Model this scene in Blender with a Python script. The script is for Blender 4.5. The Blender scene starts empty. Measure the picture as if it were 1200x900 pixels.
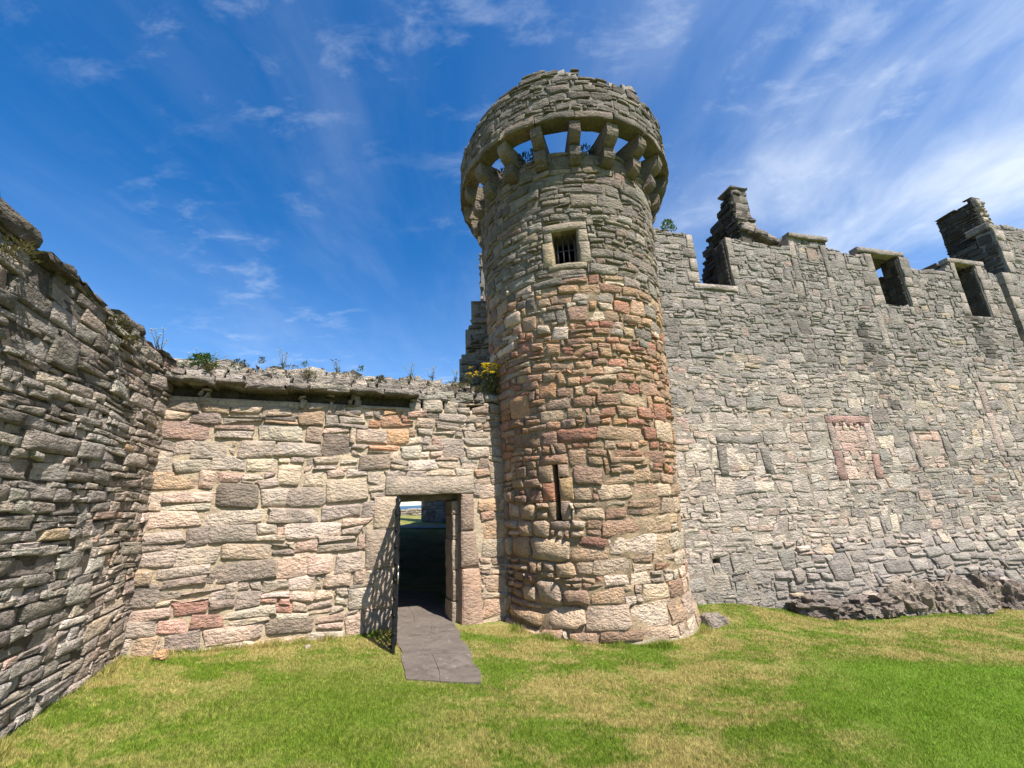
import bpy, bmesh, math, random
import numpy as np
from mathutils import Vector, Matrix, noise as mnoise

rnd = random.Random(7)
R = math.radians
col = bpy.context.scene.collection
sc = bpy.context.scene

# ------------------------------------------------------------------ camera
FPX, EYE = 490.0, 1.78
Zc = Vector((-76 / FPX, 1753 / FPX, -1)).normalized()
Fw = Vector((0, 0, -1))
Yc = (Fw - Fw.dot(Zc) * Zc).normalized()
Xc = Yc.cross(Zc)
RM = Matrix((Xc, Yc, Zc))
cam_d = bpy.data.cameras.new('camera')
cam_d.sensor_fit = 'HORIZONTAL'
cam_d.sensor_width = 36.0
cam_d.lens = FPX / 1200 * 36
cam_d.clip_start = 0.05
cam_d.clip_end = 90000
cam = bpy.data.objects.new('camera', cam_d)
col.objects.link(cam)
cam.matrix_world = Matrix.Translation((0, 0, EYE)) @ RM.to_4x4()
sc.camera = cam
RMn = np.array(RM)
def proj(p):
    c = RMn.T @ (np.asarray(p, float) - np.array([0, 0, EYE]))
    if c[2] > -0.1: return None
    return 600 + FPX * c[0] / -c[2], 450 - FPX * c[1] / -c[2]

# ------------------------------------------------------------------ light, sky, exposure
SUN_EL, SUN_AZ = 55.0, 138.0       # degrees; azimuth clockwise from +Y
sdir = Vector((math.sin(R(SUN_AZ)) * math.cos(R(SUN_EL)), math.cos(R(SUN_AZ)) * math.cos(R(SUN_EL)), math.sin(R(SUN_EL))))
sun_d = bpy.data.lights.new('sun', 'SUN')
sun_d.energy = 5.0
sun_d.angle = R(0.53)
sun_d.color = (1.0, 0.945, 0.875)
sun = bpy.data.objects.new('sun', sun_d)
col.objects.link(sun)
sun.rotation_euler = (-sdir).to_track_quat('-Z', 'Y').to_euler()
sun.location = (8, -8, 16)

sc.view_settings.view_transform = 'Standard'
sc.view_settings.look = 'None'
sc.view_settings.exposure = 0.93
sc.view_settings.gamma = 1.0
sc.view_settings.use_curve_mapping = False

world = bpy.data.worlds.new('World')
sc.world = world
world.use_nodes = True

class NT:
    """small node-tree helper"""
    def __init__(s, tree): s.t = tree; s.n = tree.nodes; s.l = tree.links
    def node(s, typ, **kw):
        n = s.n.new(typ)
        for k, v in kw.items():
            if k == 'inp':
                for a, b in v.items():
                    if hasattr(b, 'is_linked') or isinstance(b, bpy.types.NodeSocket): s.l.new(b, n.inputs[a])
                    else: n.inputs[a].default_value = b
            else: setattr(n, k, v)
        return n
    def math(s, op, a, b=0.5, c=None, clamp=False):
        n = s.n.new('ShaderNodeMath'); n.operation = op; n.use_clamp = clamp
        for i, v in enumerate((a, b, c)):
            if v is None: continue
            if isinstance(v, bpy.types.NodeSocket): s.l.new(v, n.inputs[i])
            else: n.inputs[i].default_value = v
        return n.outputs[0]
    def mix(s, fac, a, b, blend='MIX'):
        n = s.n.new('ShaderNodeMix'); n.data_type = 'RGBA'; n.blend_type = blend
        for i, v in ((0, fac), (6, a), (7, b)):
            if isinstance(v, bpy.types.NodeSocket): s.l.new(v, n.inputs[i])
            else: n.inputs[i].default_value = (v if i == 0 else (*v, 1)) if not isinstance(v, float) or i else v
        return n.outputs[2]
    def ramp(s, v, a, b):
        n = s.n.new('ShaderNodeMapRange'); n.interpolation_type = 'SMOOTHSTEP'
        s.l.new(v, n.inputs[0]); n.inputs[1].default_value = a; n.inputs[2].default_value = b
        return n.outputs[0]
    def noise(s, vec, scale, detail=4, rough=0.55, dist=0.0, out=0):
        n = s.n.new('ShaderNodeTexNoise')
        if vec is not None: s.l.new(vec, n.inputs['Vector'])
        n.inputs['Scale'].default_value = scale; n.inputs['Detail'].default_value = detail
        n.inputs['Roughness'].default_value = rough; n.inputs['Distortion'].default_value = dist
        return n.outputs[out]
    def mapping(s, vec, scale=(1, 1, 1), rot=(0, 0, 0), loc=(0, 0, 0)):
        n = s.n.new('ShaderNodeMapping'); s.l.new(vec, n.inputs[0])
        n.inputs['Scale'].default_value = scale; n.inputs['Rotation'].default_value = rot; n.inputs['Location'].default_value = loc
        return n.outputs[0]

def build_world():
    w = NT(world.node_tree)
    w.n.clear()
    sky = w.node('ShaderNodeTexSky', sky_type='NISHITA', sun_disc=False)
    sky.sun_elevation = R(SUN_EL); sky.sun_rotation = R(SUN_AZ)
    sky.altitude = 300; sky.air_density = 1.0; sky.dust_density = 0.3; sky.ozone_density = 4.0
    hs = w.node('ShaderNodeHueSaturation', inp={'Hue': 0.503, 'Saturation': 1.34, 'Value': 1.0, 'Color': sky.outputs[0]})
    tc = w.node('ShaderNodeTexCoord')
    sep = w.node('ShaderNodeSeparateXYZ', inp={0: tc.outputs['Generated']})
    zz = w.math('ADD', w.math('MAXIMUM', sep.outputs[2], 0.0), 0.12)
    comb = w.node('ShaderNodeCombineXYZ', inp={0: w.math('DIVIDE', sep.outputs[0], zz), 1: w.math('DIVIDE', sep.outputs[1], zz), 2: 0.0})
    p = comb.outputs[0]
    # long soft cirrus streaks
    wav = w.noise(p, 1.1, 3, 0.5, out=1)
    ps = w.mapping(p, scale=(1.5, 0.55, 1), rot=(0, 0, R(-10)), loc=(0.35, 0.2, 0))
    psd = w.node('ShaderNodeVectorMath', operation='MULTIPLY_ADD', inp={0: wav, 1: (0.55, 0.55, 0), 2: ps}).outputs[0]
    streak = w.ramp(w.noise(psd, 1.5, 7, 0.60), 0.40, 0.80)
    # soft veils with brighter cores
    pv = w.node('ShaderNodeVectorMath', operation='MULTIPLY_ADD', inp={0: wav, 1: (0.5, 0.5, 0), 2: w.mapping(p, scale=(1.15, 0.8, 1), rot=(0, 0, R(-20)), loc=(3.4, 1.9, 0))}).outputs[0]
    veil = w.ramp(w.noise(pv, 1.25, 7, 0.56), 0.38, 0.72)
    # small ripples
    puff = w.ramp(w.noise(w.mapping(p, scale=(1.0, 1.7, 1), rot=(0, 0, R(30)), loc=(7.3, 2.2, 0)), 5.2, 6, 0.62, 0.3), 0.50, 0.76)
    pm = w.ramp(w.noise(w.mapping(p, loc=(2.9, 6.1, 0)), 1.1, 3, 0.5), 0.44, 0.62)
    puff = w.math('MULTIPLY', puff, pm)
    # the cloud sheet thickens towards +x
    side = w.ramp(w.math('ADD', sep.outputs[0], w.math('MULTIPLY', sep.outputs[1], 0.10)), -0.15, 0.80)
    k = w.math('ADD', w.math('MULTIPLY', side, 0.25), 0.30)
    c1 = w.math('ADD', w.math('MULTIPLY', streak, w.math('MULTIPLY', k, 0.44)), w.math('MULTIPLY', veil, w.math('MULTIPLY', w.math('POWER', side, 1.5), 0.78)))
    hz = w.math('MULTIPLY', w.ramp(sep.outputs[2], 0.60, 0.0), 0.20)
    base = w.math('MULTIPLY', side, 0.10)
    cl = w.math('ADD', w.math('ADD', c1, w.math('MULTIPLY', puff, 0.24)), w.math('ADD', hz, base), clamp=True)
    cl = w.math('MINIMUM', cl, 0.86)
    mixc = w.mix(cl, hs.outputs[0], (4.7, 5.2, 5.9))
    bg = w.node('ShaderNodeBackground', inp={'Color': mixc, 'Strength': 0.106})
    out = w.node('ShaderNodeOutputWorld')
    w.l.new(bg.outputs[0], out.inputs[0])
build_world()

# ------------------------------------------------------------------ helpers
def S(r, g, b, k=1.0):
    def f(c):
        c /= 255.0
        return c / 12.92 if c <= 0.04045 else ((c + 0.055) / 1.055) ** 2.4
    return (f(r) * k, f(g) * k, f(b) * k)

def empty(name, loc, label=None, cat=None, group=None):
    o = bpy.data.objects.new(name, None); col.objects.link(o)
    o.location = loc; o.empty_display_size = 0.2
    if label: o['label'] = label
    if cat: o['category'] = cat
    if group: o['group'] = group
    return o

def mesh_obj(name, verts, faces, mat, parent=None, colors=None, smooth=True, recentre=True):
    v = np.asarray(verts, dtype=np.float64)
    c = v.mean(axis=0) if recentre and len(v) else np.zeros(3)
    me = bpy.data.meshes.new(name)
    me.from_pydata((v - c).tolist(), [], faces)
    if colors is not None:
        ca = me.color_attributes.new('Col', 'FLOAT_COLOR', 'POINT')
        cc = np.ones((len(v), 4), dtype=np.float32); cc[:, :3] = colors
        ca.data.foreach_set('color', cc.ravel())
    if smooth is not False: me.polygons.foreach_set('use_smooth', [True] * len(me.polygons) if smooth is True else [bool(x) for x in smooth])
    if mat: me.materials.append(mat)
    me.update()
    o = bpy.data.objects.new(name, me); col.objects.link(o)
    if parent:
        o.parent = parent; o.location = Vector(c) - parent_world(parent)
    else: o.location = c
    return o
def parent_world(p):
    v = Vector(p.location)
    while p.parent: p = p.parent; v += Vector(p.location)
    return v

def tag(o, label=None, cat=None, group=None, kind=None):
    for k, v in (('label', label), ('category', cat), ('group', group), ('kind', kind)):
        if v: o[k] = v
    return o

class MB:
    """vert/face collector with per-vertex colour"""
    def __init__(s): s.v = []; s.f = []; s.c = []; s.sm = []
    def add(s, v, f, c):
        b = len(s.v); s.v.extend([tuple(x) for x in v]); s.f.extend([tuple(i + b for i in q) for q in f])
        c = np.asarray(c)
        if c.ndim == 1: s.c.extend([tuple(c)] * len(v))
        else: s.c.extend([tuple(x) for x in c])
    def build(s, name, mat, parent=None, smooth=True):
        return mesh_obj(name, s.v, s.f, mat, parent, np.array(s.c) if s.c else None, s.sm if len(s.sm) == len(s.f) else smooth)

# ------------------------------------------------------------------ materials
def new_mat(name):
    m = bpy.data.materials.new(name); m.use_nodes = True
    t = NT(m.node_tree); b = t.n['Principled BSDF']
    b.inputs['Specular IOR Level'].default_value = 0.25
    return m, t, b

def masonry_mat(name, lichen=0.25, grime=0.35, bump=0.5, lich_col=(0.50, 0.50, 0.46), bed=0.5, gain=1.15, sat=0.62, tint=(1.05, .968, .93)):
    m, t, b = new_mat(name)
    at = t.node('ShaderNodeAttribute', attribute_name='Col')
    pos = t.node('ShaderNodeNewGeometry').outputs['Position']
    n1 = t.noise(pos, 7, 5, 0.6); n2 = t.noise(pos, 30, 6, 0.72); n3 = t.noise(pos, 130, 3, 0.6)
    nb = t.noise(t.mapping(pos, scale=(5, 5, 34)), 1.0, 4, 0.6, 0.6)
    f = t.math('ADD', t.math('MULTIPLY', n1, 0.9), t.math('ADD', t.math('MULTIPLY', n2, 0.75), t.math('MULTIPLY', nb, 0.45 * bed)))
    f = t.math('MULTIPLY', t.math('ADD', t.math('MULTIPLY', f, 1.25), -0.06 - 0.25 * bed), gain)
    c = t.mix(1.0, at.outputs['Color'], (1, 1, 1), 'MULTIPLY')
    c = t.mix(1.0, c, tint, 'MULTIPLY')
    hsv = t.node('ShaderNodeHueSaturation', inp={'Color': c, 'Value': f, 'Saturation': t.math('ADD', sat - .02, t.math('MULTIPLY', n1, 0.5))})
    c = hsv.outputs[0]
    # dark weathering crusts
    g = t.math('MULTIPLY', t.ramp(t.noise(pos, 2.6, 6, 0.68), 0.50, 0.68), grime)
    c = t.mix(g, c, (0.055, 0.05, 0.045))
    # pale lichen spots
    l = t.math('MULTIPLY', t.ramp(t.noise(pos, 19, 4, 0.6, 0.4), 0.60, 0.68), t.ramp(t.noise(pos, 3.3, 3, 0.5), 0.42, 0.60))
    l = t.math('MULTIPLY', l, lichen)
    c = t.mix(l, c, lich_col)
    # yellow-green algae film, faint
    al = t.math('MULTIPLY', t.ramp(t.noise(t.mapping(pos, loc=(4, 9, 2)), 4.1, 5, 0.65), 0.55, 0.74), 0.09)
    c = t.mix(al, c, (0.17, 0.15, 0.06))
    t.l.new(c, b.inputs['Base Color'])
    b.inputs['Roughness'].default_value = 0.93
    h = t.math('ADD', t.math('MULTIPLY', n1, 0.8), t.math('ADD', t.math('MULTIPLY', n2, 0.85), t.math('ADD', t.math('MULTIPLY', n3, 0.28), t.math('MULTIPLY', nb, 0.7 * bed))))
    wv = t.node('ShaderNodeVectorMath', operation='MULTIPLY_ADD', inp={0: t.noise(pos, 14, 3, .6, out=1), 1: (.06, .06, .06), 2: pos}).outputs[0]
    v1 = t.node('ShaderNodeTexVoronoi', inp={'Vector': t.mapping(wv, scale=(1, 1, 1.9)), 'Scale': 15.0}).outputs['Distance']
    v2 = t.node('ShaderNodeTexVoronoi', inp={'Vector': t.mapping(wv, scale=(1, 1, 1.6)), 'Scale': 44.0}).outputs['Distance']
    h = t.math('ADD', h, t.math('ADD', t.math('MULTIPLY', v1, -0.75), t.math('MULTIPLY', v2, -0.42)))
    bp = t.node('ShaderNodeBump', inp={'Strength': bump, 'Distance': 0.07, 'Height': h})
    t.l.new(bp.outputs[0], b.inputs['Normal'])
    return m

def mortar_mat(name, c1, c2, c3, bump=0.6, weather=None):
    m, t, b = new_mat(name)
    pos = t.node('ShaderNodeNewGeometry').outputs['Position']
    n1 = t.noise(pos, 2.2, 5, 0.6); n2 = t.noise(pos, 26, 5, 0.65); n3 = t.noise(pos, 110, 3, 0.6)
    c = t.mix(t.ramp(n1, 0.35, 0.65), c1, c2)
    c = t.mix(t.ramp(n2, 0.48, 0.74), c, c3)
    if weather:        # soot-grey weathered pointing on the exposed upper wall
        zz = t.node('ShaderNodeSeparateXYZ', inp={0: pos}).outputs[2]
        wz = t.ramp(t.math('ADD', zz, t.math('MULTIPLY', t.noise(pos, .9, 4, .6), 2.4)), weather[0] + 1.2, weather[1] + 1.2)
        c = t.mix(t.math('MULTIPLY', wz, .8), c, weather[2])
    t.l.new(c, b.inputs['Base Color']); b.inputs['Roughness'].default_value = 0.95
    h = t.math('ADD', t.math('MULTIPLY', n2, 0.8), t.math('ADD', t.math('MULTIPLY', n3, 0.35), n1))
    bp = t.node('ShaderNodeBump', inp={'Strength': bump, 'Distance': 0.06, 'Height': h})
    t.l.new(bp.outputs[0], b.inputs['Normal'])
    return m

M_DOOR = masonry_mat('door_wall_stone', 0.50, 0.34, 0.60, gain=1.38)
M_LEFT = masonry_mat('old_wall_stone', 0.85, 0.42, 0.8, bed=0.7, gain=1.75)
M_TOWER = masonry_mat('tower_stone', 0.22, 0.25, 0.75, gain=1.34, sat=0.66)
M_RIGHT = masonry_mat('range_stone', 0.28, 0.40, 0.62, gain=1.46, sat=0.70, tint=(1.04, .975, .97))
M_DRESS = masonry_mat('dressed_stone', 0.22, 0.22, 0.45, bed=0.3, gain=1.25)
M_COPE = masonry_mat('lichened_coping', 0.95, 0.45, 0.8, (0.56, 0.54, 0.49), 0.6, gain=1.45)
M_ROCK = masonry_mat('bedrock', 0.40, 0.45, 0.9, bed=1.0, gain=1.5)
MO_DOOR = mortar_mat('door_wall_mortar', S(208, 188, 158, .80), S(190, 172, 146, .78), S(150, 132, 110, .72))
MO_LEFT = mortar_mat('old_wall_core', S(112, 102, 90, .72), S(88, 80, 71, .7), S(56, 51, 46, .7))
MO_TOWER = mortar_mat('tower_mortar', S(182, 158, 126, .78), S(158, 138, 112, .74), S(112, 96, 80, .65), weather=(4.6, 6.2, S(138, 130, 116, .62)))
MO_RIGHT = mortar_mat('range_mortar', S(178, 165, 148, .8), S(160, 148, 134, .78), S(122, 112, 102, .7), weather=(3.6, 6.0, S(142, 136, 127, .68)))

def plain_mat(name, c, rough=0.6, metal=0.0, noise_amt=0.3, scale=20, bump=0.15):
    m, t, b = new_mat(name)
    pos = t.node('ShaderNodeNewGeometry').outputs['Position']
    n = t.noise(pos, scale, 5, 0.6)
    cc = t.mix(t.ramp(n, 0.3, 0.75), tuple(x * (1 - noise_amt) for x in c), tuple(min(1, x * (1 + noise_amt)) for x in c))
    t.l.new(cc, b.inputs['Base Color']); b.inputs['Roughness'].default_value = rough; b.inputs['Metallic'].default_value = metal
    bp = t.node('ShaderNodeBump', inp={'Strength': bump, 'Distance': 0.02, 'Height': n}); t.l.new(bp.outputs[0], b.inputs['Normal'])
    return m
M_IRON = plain_mat('black_painted_iron', (0.012, 0.012, 0.013), 0.38, 0.0, 0.4, 60, 0.3)
M_STEEL = plain_mat('galvanised_latch', (0.35, 0.33, 0.28), 0.4, 0.8)
M_BAR = plain_mat('window_iron', (0.06, 0.06, 0.065), 0.5, 0.3)

def leaf_mat(name, c1, c2, transl=0.35):
    m, t, b = new_mat(name)
    pos = t.node('ShaderNodeNewGeometry').outputs['Position']
    c = t.mix(t.ramp(t.noise(pos, 30, 3), 0.35, 0.65), c1, c2)
    t.l.new(c, b.inputs['Base Color']); b.inputs['Roughness'].default_value = 0.6
    tr = t.node('ShaderNodeBsdfTranslucent'); t.l.new(c, tr.inputs[0])
    mx = t.node('ShaderNodeMixShader', inp={0: transl}); t.l.new(b.outputs[0], mx.inputs[1]); t.l.new(tr.outputs[0], mx.inputs[2])
    t.l.new(mx.outputs[0], t.n['Material Output'].inputs[0])
    return m
M_LEAF = leaf_mat('wall_plant_leaf', (0.05, 0.10, 0.02), (0.10, 0.16, 0.035))
M_LEAF2 = leaf_mat('grey_green_leaf', (0.07, 0.085, 0.045), (0.12, 0.13, 0.06))
M_MOSS = leaf_mat('dry_moss', (0.09, 0.085, 0.03), (0.16, 0.14, 0.05))
M_FERN = leaf_mat('dark_fern', (0.02, 0.035, 0.012), (0.05, 0.07, 0.02))
M_YEL = leaf_mat('yellow_petal', (0.72, 0.52, 0.02), (0.85, 0.68, 0.04), 0.25)
M_WHITE = leaf_mat('white_umbel', (0.55, 0.55, 0.5), (0.7, 0.7, 0.62), 0.25)
M_PURP = leaf_mat('purple_flower', (0.18, 0.08, 0.22), (0.25, 0.12, 0.28), 0.25)
M_STEM = leaf_mat('plant_stem', (0.09, 0.10, 0.035), (0.13, 0.13, 0.05), 0.1)

# ------------------------------------------------------------------ terrain
TC = (1.247, 7.70)                       # tower axis
def sstep(a, b, x):
    t = min(1, max(0, (x - a) / (b - a))); return t * t * (3 - 2 * t)
def gz(x, y):
    z = -0.062 * max(-9.0, min(14.0, x))
    z += 0.20 * math.exp(-(((x - 3.3) / 1.1) ** 2 + ((y - 7.9) / 1.0) ** 2))
    z += 0.62 * sstep(8.5, 22, y)
    z -= 60 * sstep(60, 900, math.hypot(x, y))
    z += 0.035 * mnoise.noise((x * 0.7, y * 0.7, 3.1)) + 0.012 * mnoise.noise((x * 2.3, y * 2.3, 1.1))
    return z

def ground_mat():
    m, t, b = new_mat('lawn_soil_and_thatch')
    c = lawn_colour(t, 0.9)
    t.l.new(c, b.inputs['Base Color']); b.inputs['Roughness'].default_value = 0.95
    pos = t.node('ShaderNodeNewGeometry').outputs['Position']
    bp = t.node('ShaderNodeBump', inp={'Strength': 0.6, 'Distance': 0.03, 'Height': t.noise(pos, 90, 4, 0.7)}); t.l.new(bp.outputs[0], b.inputs['Normal'])
    return m
def lawn_colour(t, k):
    pos = t.node('ShaderNodeNewGeometry').outputs['Position']
    sep = t.node('ShaderNodeSeparateXYZ', inp={0: pos})
    flat = t.node('ShaderNodeCombineXYZ', inp={0: sep.outputs[0], 1: sep.outputs[1], 2: 0.0}).outputs[0]
    warp = t.noise(flat, 1.6, 4, 0.6, out=1)
    pw = t.node('ShaderNodeVectorMath', operation='MULTIPLY_ADD', inp={0: warp, 1: (0.5, 0.5, 0), 2: flat}).outputs[0]
    big = t.noise(t.mapping(pw, scale=(1.1, 1.6, 1), rot=(0, 0, R(25)), loc=(2.1, 0.4, 0)), 0.85, 4, 0.55)
    med = t.noise(t.mapping(pw, scale=(1, 1.8, 1), rot=(0, 0, R(-35))), 3.4, 5, 0.65)
    fine = t.noise(flat, 22, 3, 0.6)
    v = t.math('ADD', t.math('MULTIPLY', big, 1.0), t.math('ADD', t.math('MULTIPLY', med, 0.75), t.math('MULTIPLY', fine, 0.22)))
    dry = t.math('MULTIPLY', t.ramp(v, 0.85, 1.09), 0.94)
    # the watered, mown strip to the right is lush green
    sx = t.node('ShaderNodeSeparateXYZ', inp={0: pw})
    e1 = t.ramp(t.math('ADD', sx.outputs[0], t.math('MULTIPLY', sx.outputs[1], -0.34)), 0.7, 2.2)
    e2 = t.ramp(t.math('SUBTRACT', sx.outputs[1], t.math('MULTIPLY', sx.outputs[0], 0.02)), 6.2, 5.75)
    lush = t.math('MULTIPLY', e1, e2)
    # a green patch in front of the gate
    d1 = t.node('ShaderNodeVectorMath', operation='DISTANCE', inp={0: pw, 1: (-1.5, 4.5, 0)}).outputs['Value']
    patch = t.math('MULTIPLY', t.ramp(d1, 1.9, 0.3), 0.85)
    wet = t.math('MAXIMUM', t.math('MULTIPLY', lush, 0.93), patch)
    dry = t.math('MULTIPLY', dry, t.math('SUBTRACT', 1.0, wet))
    g = t.mix(t.ramp(fine, 0.3, 0.7), (0.078 * k, 0.130 * k, 0.010 * k), (0.158 * k, 0.212 * k, 0.022 * k))
    g = t.mix(lush, g, (0.118 * k, 0.200 * k, 0.014 * k))
    s = t.mix(t.ramp(fine, 0.3, 0.7), (0.225 * k, 0.182 * k, 0.060 * k), (0.36 * k, 0.305 * k, 0.11 * k))
    return t.mix(dry, g, s)

def build_ground():
    xs = sorted(set([-2500, -900, -300, -120, -60, -30, -20] + [round(-14 + 0.35 * i, 3) for i in range(int(32 / 0.35))] + [20, 30, 60, 120, 300, 900, 2500]))
    ys = sorted(set([-2500, -900, -300, -100, -40, -20, -10, -5] + [round(-2 + 0.35 * i, 3) for i in range(int(30 / 0.35))] + [30, 36, 45, 60, 90, 140, 220, 320, 450, 600, 900, 2500]))
    v = [(x, y, gz(x, y)) for y in ys for x in xs]
    n = len(xs)
    f = [(j * n + i, j * n + i + 1, (j + 1) * n + i + 1, (j + 1) * n + i) for j in range(len(ys) - 1) for i in range(n - 1)]
    o = mesh_obj('lawn', v, f, ground_mat(), recentre=False); o['kind'] = 'structure'
    m, t, b = new_mat('sea_water')
    b.inputs['Base Color'].default_value = (0.03, 0.075, 0.13, 1); b.inputs['Roughness'].default_value = 0.4
    s = mesh_obj('sea', [(-40000, 300, -58), (40000, 300, -58), (40000, 60000, -58), (-40000, 60000, -58)], [(0, 1, 2, 3)], m, recentre=False, smooth=False)
    s['kind'] = 'structure'
build_ground()

# ------------------------------------------------------------------ masonry engine
class Flat:
    def __init__(s, o, ang, batter=None):
        a = R(ang); s.o = np.array(o, float); s.D = np.array([math.sin(a), math.cos(a), 0]); s.N = np.array([math.cos(a), -math.sin(a), 0]); s.b = batter
    def map(s, u, z, d):
        u = np.asarray(u, float); z = np.asarray(z, float); d = np.asarray(d, float)
        if s.b is not None: d = d + s.b(u, z)
        p = s.o[None, :] + u[:, None] * s.D[None, :] + d[:, None] * s.N[None, :]
        p[:, 2] = z
        return p
    def normal(s, u): return s.N
class Round:
    def __init__(s, c, rf): s.c = c; s.rf = rf; s.R0 = 1.55
    def map(s, u, z, d):
        u = np.asarray(u, float); z = np.asarray(z, float); d = np.asarray(d, float)
        th = u / s.R0; r = s.rf(z) + d
        return np.stack([s.c[0] + r * np.sin(th), s.c[1] - r * np.cos(th), z], axis=1)
    def normal(s, u):
        th = u / s.R0; return np.array([math.sin(th), -math.cos(th), 0])

def subtract(p, r):
    """rectangle p minus rectangle r"""
    a, b, c, d = p; ra, rb, rc, rd = r
    if rb <= a or ra >= b or rd <= c or rc >= d: return [p]
    out = []
    if ra > a: out.append((a, ra, c, d))
    if rb < b: out.append((rb, b, c, d))
    ma, mb_ = max(a, ra), min(b, rb)
    if rc > c: out.append((ma, mb_, c, rc))
    if rd < d: out.append((ma, mb_, rd, d))
    return out

def layout(u0, u1, z0, z1, hf, rects, topf, rng, ratio=(1.1, 3.0), split=.30, tall=.10, minw=.07):
    """rubble brought to rough courses: hf(z, rng) gives the course height"""
    out = []; prev = []; z = z0; holes = []
    while z < z1:
        h = hf(z, rng); u = u0 - rng.uniform(0, .3); joints = []; nh = []
        hn = None
        while u < u1:
            w = max(minw, min(.72, h * rng.uniform(*ratio) * (1.0 if h > .11 or rng.random() > .18 else .6)))
            e = u + w
            for _ in range(4):
                if any(abs(e - j) < .055 for j in prev): e += .05
            joints.append(e)
            za, zb = z, z + h
            t = rng.random()
            cells = []
            if t < tall and h < .24 and e - u > 1.5 * h:           # one stone through this course and part of the next
                zb = z + h * rng.uniform(1.35, 1.75); cells = [(u, e, za, zb)]; nh.append((u, e, za, zb))
            elif t < tall + split and h > .10:
                m = za + h * rng.uniform(.34, .66)
                if rng.random() < .5: cells = [(u, e, za, m), (u, e, m, zb)]
                else:
                    x = u + (e - u) * rng.uniform(.3, .7); y = u + (e - u) * rng.uniform(.3, .7)
                    cells = [(u, x, za, m), (x, e, za, m)] if rng.random() < .5 else [(u, e, za, m)]
                    cells += [(u, y, m, zb), (y, e, m, zb)] if rng.random() < .6 else [(u, e, m, zb)]
            elif t > .95 and w > .2:
                x = e - rng.uniform(.05, .09); cells = [(u, x, za, zb), (x, e, za, za + h * .5), (x, e, za + h * .5, zb)]
            else: cells = [(u, e, za, zb)]
            for c in cells:
                ps = [c]
                for r in rects + holes:
                    ps = [q for p in ps for q in subtract(p, r)]
                for (pa, pb, pc, pd) in ps:
                    pd = min(pd, topf((pa + pb) / 2)); pa = max(pa, u0); pb = min(pb, u1)
                    if pb - pa > .035 and pd - pc > .03: out.append((pa, pb, pc, pd))
            u = e
        prev = joints; holes = nh; z += h
    return out

K = 12
SMF = [0] * (2 * K) + [1] * (2 * K)
_T = np.linspace(0, 2 * np.pi, K, endpoint=False) + np.pi / K
def stone_shape(q, joint, p, bulge, rng, nexp=7.0, rough=1.0, tilt=0.0):
    nexp = nexp * 1.7
    """q: 4 corners (u,z). returns u,z,d arrays and faces"""
    ct, st = np.cos(_T), np.sin(_T)
    sx = np.sign(ct) * np.abs(ct) ** (2 / nexp); sy = np.sign(st) * np.abs(st) ** (2 / nexp)
    q = np.asarray(q)
    w = abs(q[1][0] - q[0][0]); h = abs(q[3][1] - q[0][1])
    kx = max(0.3, 1 - joint / max(w, 1e-3)); ky = max(0.3, 1 - joint / max(h, 1e-3))
    jr = np.array([1 + rng.gauss(-0.01, 0.05) * rough for _ in range(K)])
    def pts(scx, scy):
        a = sx * scx * kx * jr; b = sy * scy * ky * jr
        a = (a + 1) / 2; b = (b + 1) / 2
        P = (1 - a)[:, None] * (1 - b)[:, None] * q[0] + a[:, None] * (1 - b)[:, None] * q[1] + a[:, None] * b[:, None] * q[2] + (1 - a)[:, None] * b[:, None] * q[3]
        return P
    m = min(w, h)
    e = min(0.011, 0.10 * m)
    i1x, i1y = 1 - 2 * e / max(w, .02), 1 - 2 * e / max(h, .02)
    P = [pts(1.0, 1.0), pts(1.0, 1.0), pts(i1x, i1y), pts(0.52, 0.50)]
    cx = q.mean(axis=0)
    tu, tz = rng.gauss(0, tilt), rng.gauss(0, tilt)
    o_ = rng.uniform(0, 90)
    def dd(PP, base, amp):
        nz_ = np.array([mnoise.noise((x * 7 + o_, y * 9, o_)) + .6 * mnoise.noise((x * 17, y * 21 + o_, o_)) for x, y in PP])
        return base + amp * nz_ + tu * (PP[:, 0] - cx[0]) + tz * (PP[:, 1] - cx[1])
    D = [np.full(K, -0.09), dd(P[1], p * 0.6, 0.006 * rough), dd(P[2], p * 0.95, 0.010 * rough), dd(P[3], p + bulge, 0.012 * rough)]
    A = np.concatenate(P + [cx[None, :] + np.array([[rng.gauss(0, .05) * w, rng.gauss(0, .05) * h]])])
    d = np.concatenate(D + [dd(cx[None, :], p + bulge * 1.1, 0.012 * rough)])
    f = []
    for r in range(3):
        for i in range(K):
            a, b = r * K + i, r * K + (i + 1) % K
            f.append((a, b, b + K, a + K))
    c = 4 * K
    for i in range(K): f.append((3 * K + i, 3 * K + (i + 1) % K, c))
    return A[:, 0], A[:, 1], d, f

def warp(u, z, a, s=1.7, seed=0.0):
    return (u + a * mnoise.noise((u * s, z * s * 1.6, 5.1 + seed)) + a * 0.6 * mnoise.noise((u * s * 3, z * s * 4, 9.1 + seed)),
            z + a * mnoise.noise((u * s * 0.8, z * s, 15.7 + seed)) + a * 0.5 * mnoise.noise((u * s * 2.6, z * s * 3, 2.3 + seed)))

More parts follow.
